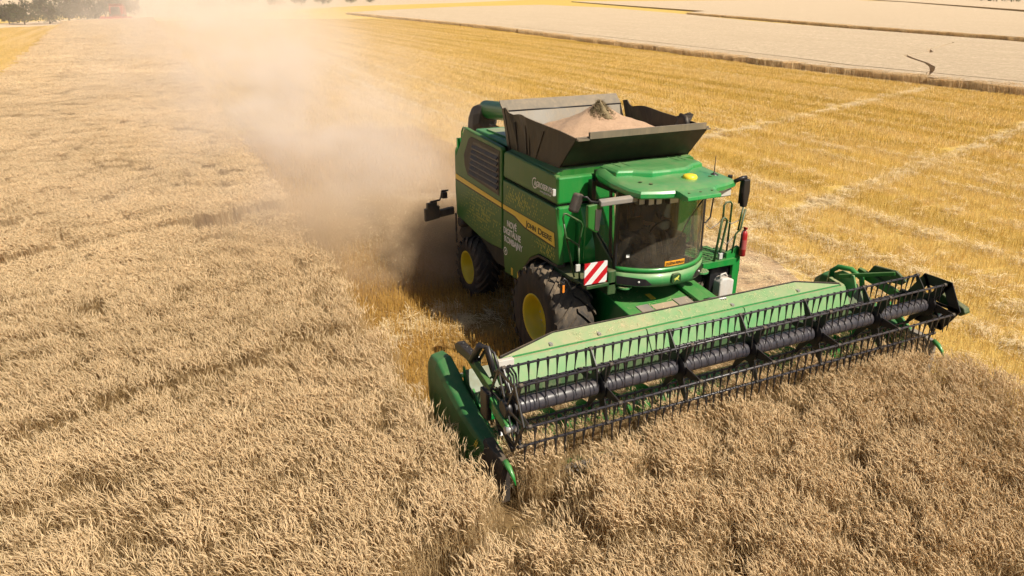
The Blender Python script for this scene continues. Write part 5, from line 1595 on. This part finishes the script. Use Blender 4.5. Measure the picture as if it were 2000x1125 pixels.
# ================================================================ TREES AND FAR MACHINE
LEAF = straw_mat("leaf_green", (0.035, 0.055, 0.015), (0.11, 0.14, 0.045), 0.25)
BARK = paint("bark", (0.09, 0.065, 0.045), 0.9, dust=0, dust_side=0.1, bump=0.5, scale=8)
def make_tree(seed, h, w, label, loc, grp, leaf_n=900, leaf=0.32):
    rd = random.Random(seed)
    root = empty("tree")
    root.location = loc
    tag(root, label, "tree", grp)
    mb = MB()
    mb.tube([(0, 0, 0), (rd.uniform(-.1, .1), rd.uniform(-.1, .1), h * 0.35), (rd.uniform(-.3, .3), rd.uniform(-.3, .3), h * 0.75)], [h * 0.035, h * 0.026, h * 0.008], 8)
    limbs = []
    for i in range(7):
        z0 = h * rd.uniform(0.15, 0.6); a = rd.uniform(0, 6.28); L_ = w * rd.uniform(0.4, 0.8)
        e = (math.cos(a) * L_, math.sin(a) * L_, z0 + h * rd.uniform(0.1, 0.3)); limbs.append(e)
        mb.tube([(0, 0, z0), (e[0] * .5, e[1] * .5, (z0 + e[2]) / 2 + .1), e], [h * 0.014, h * 0.01, h * 0.004], 5)
    mb.obj("trunk", BARK, root)
    S = Stalks()
    clumps = [(Vector((rd.gauss(0, w * .38), rd.gauss(0, w * .38), h * rd.uniform(.22, .95))), rd.uniform(.18, .36) * w) for _ in range(16)] + [(Vector(e), .28 * w) for e in limbs]
    for i in range(leaf_n):
        c, r_ = rd.choice(clumps)
        d = Vector((rd.gauss(0, 1), rd.gauss(0, 1), rd.gauss(0, 1))).normalized() * r_ * rd.uniform(.5, 1.05)
        p = c + d
        if p.z < h * 0.06: p.z = h * 0.06 + rd.random() * 0.3
        u = Vector((rd.gauss(0, 1), rd.gauss(0, 1), rd.gauss(0, 1))).normalized(); sd = u.orthogonal().normalized()
        L_ = leaf * rd.uniform(.6, 1.4)
        S.strip([p - u * L_ * .5, p, p + u * L_ * .5], [L_ * .12, L_ * .38, L_ * .05], sd, rd.random())
    o = S.obj("crown", LEAF, COL)
    o.parent = root
    return root
hedge = [(-188, -36, 4.6, 3.0), (-190, -32.5, 3.6, 2.2), (-184, -29.0, 4.2, 2.6), (-186, -24.5, 5.2, 3.2), (-190, -21.0, 5.6, 3.4), (-196, -17.5, 5.4, 3.4), (-203, -14.0, 5.8, 3.6), (-212, -10.0, 5.4, 3.6)]
hl = ["pale bush at the left edge of the far field boundary", "smallest pale bush in the far left hedge", "rounded bush in the gap before the dark hedge", "first dark tree at the left end of the hedge",
      "second dark hedge tree from its left end", "third dark hedge tree, thick and rounded", "fourth dark hedge tree, half hidden by dust", "hedge tree beside the faint red machine in the dust"]
for i, (x, y, h, w) in enumerate(hedge):
    make_tree(40 + i, h * 1.1, w * 1.25, hl[i], (x, y, 0), "trees along the far left boundary", 2200, 0.34)
far_t = [(-330, 20, 6), (-360, 38, 7), (-395, 56, 6.5), (-430, 76, 7), (-470, 96, 6), (-515, 125, 6.5), (-560, 152, 6)]
fl = ["leftmost low tree of the hedge behind the dust plume", "second hedge tree behind the dust plume", "third hedge tree above the pale track", "fourth and tallest hedge tree above the pale track",
      "fifth hedge tree above the pale track", "sixth hedge tree near the end of the row", "last hedge tree at the right end of the row"]
for i, (x, y, h) in enumerate(far_t):
    make_tree(60 + i, h, h * 0.95, fl[i], (x, y, 0), "hedge trees above the pale track", 900, 0.5)
fr_ = ["first", "second", "third", "fourth", "fifth", "sixth", "seventh"]
for i in range(7):
    u = i / 6
    make_tree(80 + i, 12 + 2 * math.sin(i * 2.1), 9, "%s dark tree from the left in the top right row" % fr_[i], (-650 + 285 * u + 6 * math.sin(i), 940 - 310 * u, 0), "dark trees in the top right corner", 1000, 0.9)
# red machine working far off in the dust
RM = empty("red_harvester")
RM.location = (-195, -11.2, 0)
RM.rotation_euler = (0, 0, R(-8))
tag(RM, "faint red harvester working far off in the dust", "harvester")
MB().prism([(-2.8, 1.2), (-2.8, 3.0), (-1.8, 3.5), (1.0, 3.5), (1.2, 2.6), (1.2, 1.3)], 'y', -1.5, 1.5).obj("body", REDP, RM, 0.08)
MB().prism([(1.2, 1.7), (1.2, 3.4), (2.3, 3.4), (2.6, 2.4), (2.4, 1.7)], 'y', -0.9, 0.9).obj("cab", BLACK, RM, 0.08)
MB().prism([(-1.2, 3.5), (-1.5, 4.0), (1.3, 4.0), (0.9, 3.5)], 'y', -1.4, 1.4).obj("tank_extension", REDP, RM)
MB().prism([(2.6, 0.3), (2.6, 1.3), (3.0, 1.3), (3.8, 0.3)], 'y', -3.4, 3.4).obj("header", REDP, RM, 0.05)
for xx, rr2 in ((0.9, 0.9), (-2.2, 0.62)):
    for s in (-1, 1):
        MB().lathe([(rr2 * .5, -.3), (rr2 * .95, -.3), (rr2, -.2), (rr2, .2), (rr2 * .95, .3), (rr2 * .5, .3)], (xx, s * 1.35, rr2), 'y', 20).obj("wheel", RUBBER, RM)

# straw bits that fell on the machine
n = 150
yy = rng.uniform(-2.3, 2.4, n); uu = rng.uniform(0.05, 0.95, n)
P1 = np.stack([1.92 + 0.18 * uu, yy, 1.632 - 0.122 * uu], 1)
n2 = 70
xx = rng.uniform(0.9, 1.8, n2); P2 = np.stack([xx, rng.uniform(-0.75, 0.75, n2), 1.72 - 0.13 * xx + 0.004], 1)
P_ = np.concatenate([P1, P2]); n = len(P_)
s = rng.uniform(0.12, 0.22, n)
col_b = bpy.data.collections.new("litter_src")
for k in range(3): loose_patch(700 + k, 7, 0.5, 2.2).obj("lb%d" % k, LOOSE, col_b)
scatter("straw_litter", P_, np.stack([np.zeros(n), np.full(n, 0.45), rng.uniform(0, 6.28, n)], 1), np.stack([s, s, s * 0.15], 1), rng.integers(0, 3, n), None, col_b,
        "bits of straw lying on the header plate and feeder house")

# ================================================================ DUST
def dust_material(name, k, steprate, colour=(0.93, 0.80, 0.69), blobs=(), nscale=(0.20, 0.33, 0.46)):
    """airborne dust: a plume that widens and thins behind the machine, denser and lower near the chopper"""
    m = bpy.data.materials.new(name)
    m.use_nodes = True
    t = m.node_tree
    t.nodes.remove(t.nodes["Principled BSDF"])
    out = t.nodes["Material Output"]
    vol = N(t, "ShaderNodeVolumePrincipled")
    vol.inputs["Color"].default_value = (*colour, 1)
    vol.inputs["Anisotropy"].default_value = -0.3
    pos = objpos(t)
    sx = N(t, "ShaderNodeSeparateXYZ")
    t.links.new(pos, sx.inputs[0])
    X, Y, Z = sx.outputs
    M = lambda op, a, b=None, c=False: math_(t, op, a, b, c)
    s_ = M('MAXIMUM', M('SUBTRACT', M('MULTIPLY', X, -1.0), 5.0), 0.0)
    yc = M('SUBTRACT', M('MULTIPLY', s_, 0.065), 2.3)
    w = M('ADD', M('MULTIPLY', s_, 0.055), 3.3)
    h = M('ADD', M('MULTIPLY', M('POWER', s_, 0.8), 0.15), 1.9)
    dy = M('DIVIDE', M('SUBTRACT', Y, yc), w)
    dz = M('DIVIDE', Z, h)
    e = M('EXPONENT', M('MULTIPLY', M('ADD', M('MULTIPLY', dy, dy), M('POWER', dz, 2.0)), -1.0))
    start = ramp(t, X, -4.6, -9.0)
    fade = M('DIVIDE', 1.0, M('ADD', 1.0, M('MULTIPLY', s_, 0.035)))
    mp = N(t, "ShaderNodeMapping")
    t.links.new(pos, mp.inputs[0])
    mp.inputs["Scale"].default_value = nscale
    nz_ = noise(t, 1.0, 4, 0.62, mp.outputs[0])
    bil = ramp(t, nz_, 0.39, 0.65, 0.04, 2.0)
    plume = M('MULTIPLY', M('MULTIPLY', M('MULTIPLY', e, start), M('MULTIPLY', fade, bil)), k)
    def blob(c, r_, d):
        q = None
        for ax, cc, rr in zip((X, Y, Z), c, r_):
            a = M('DIVIDE', M('SUBTRACT', ax, cc), rr)
            a = M('MULTIPLY', a, a)
            q = a if q is None else M('ADD', q, a)
        return M('MULTIPLY', M('EXPONENT', M('MULTIPLY', q, -1.0)), d)
    veil_y = M('DIVIDE', M('ADD', M('SUBTRACT', Y, yc), M('ADD', M('MULTIPLY', s_, 0.05), 1.0)), M('ADD', M('MULTIPLY', w, 1.5), 1.5))
    veil = M('MULTIPLY', M('MULTIPLY', M('EXPONENT', M('MULTIPLY', M('ADD', M('MULTIPLY', veil_y, veil_y), M('POWER', M('DIVIDE', Z, M('MULTIPLY', h, 1.2)), 2.0)), -1.0)), start), M('MULTIPLY', bil, k * 0.12))
    plume = M('ADD', plume, veil)
    dens = plume
    for c, r_, d in blobs:
        dens = M('ADD', dens, M('MULTIPLY', blob(c, r_, d), bil))
    t.links.new(dens, vol.inputs["Density"])
    t.links.new(vol.outputs[0], out.inputs["Volume"])
    m.cycles.volume_step_rate = steprate
    return m
def hull(xs):
    """closed body that follows the plume"""
    rings = []
    for x in xs:
        q = max(0.0, -x - 5.0)
        yc = 0.065 * q - 2.3; w = 0.055 * q + 3.3; h = 0.15 * q ** 0.8 + 1.9
        y0, y1, zt = yc - 2.4 * w - 0.05 * q - 1.6, yc + 2.0 * w, 2.1 * h
        ym = (y0 + y1) / 2; hw = (y1 - y0) / 2
        rings.append([(x, ym - hw, 0.02), (x, ym - hw, zt * 0.45), (x, ym - hw * 0.7, zt * 0.85), (x, ym, zt), (x, ym + hw * 0.7, zt * 0.85), (x, ym + hw, zt * 0.45), (x, ym + hw, 0.02)])
    return MB().loft(rings, True, True, False)
o = hull((-4.4, -12, -25, -45)).obj("dust_cloud", dust_material("near_dust", 0.15, 1.0))
tag(o, "pale dust thrown up behind the harvester", kind="stuff")
o = hull((-45.01, -100, -230)).obj("dust_cloud", dust_material("far_dust", 0.075, 1.0))
tag(o, "dust drifting away along the cut swath into the distance", kind="stuff")
o = MB().box(-7.0, 2.0, 1.0, 8.0, 0.02, 1.1).obj("dust_cloud", dust_material("low_dust", 0.0, 1.5, blobs=(((-2.2, 4.2, 0.1), (2.8, 2.2, 0.45), 0.16),)))
tag(o, "thin dust hanging low over the ground beside the ladder", kind="stuff")
o = MB().box(-13.5, -4.0, -8.2, 2.6, 0.02, 2.7).obj("chaff_cloud", dust_material("chaff_cloud", 0.0, 0.7, (0.66, 0.47, 0.29),
    (((-7.4, -2.6, 0.35), (2.6, 2.2, 0.85), 1.5), ((-5.6, -1.4, 0.6), (1.3, 1.3, 0.9), 0.9)), (0.45, 0.55, 0.9)))
tag(o, "brown churning cloud of chaff low behind the rear wheels", kind="stuff")
n = 2600
fx = rng.normal(-7.2, 1.9, n); fy = rng.normal(-2.4, 1.5, n); fz = np.abs(rng.normal(0.1, 0.65, n)) + 0.1
k = (fx < -4.3) & (fx > -13) & (fz < 2.4)
fx, fy, fz = fx[k], fy[k], fz[k]; n = len(fx)
col_f = bpy.data.collections.new("chaff_src")
rd = random.Random(77)
for j in range(3):
    S = Stalks()
    for _ in range(6):
        p = Vector((rd.uniform(-.2, .2), rd.uniform(-.2, .2), rd.uniform(-.15, .15))); d = Vector((rd.gauss(0, 1), rd.gauss(0, 1), rd.gauss(0, .5))).normalized() * rd.uniform(.015, .06)
        S.strip([p, p + d], [0.0025, 0.002], d.orthogonal().normalized(), rd.uniform(.3, 1))
    S.obj("cf%d" % j, LOOSE, col_f)
scatter("flying_chaff", np.stack([fx, fy, fz], 1), rng.uniform(0, 6.28, (n, 3)), np.ones((n, 3)), rng.integers(0, 3, n), None, col_f, "bits of straw flying in the air behind the chopper")
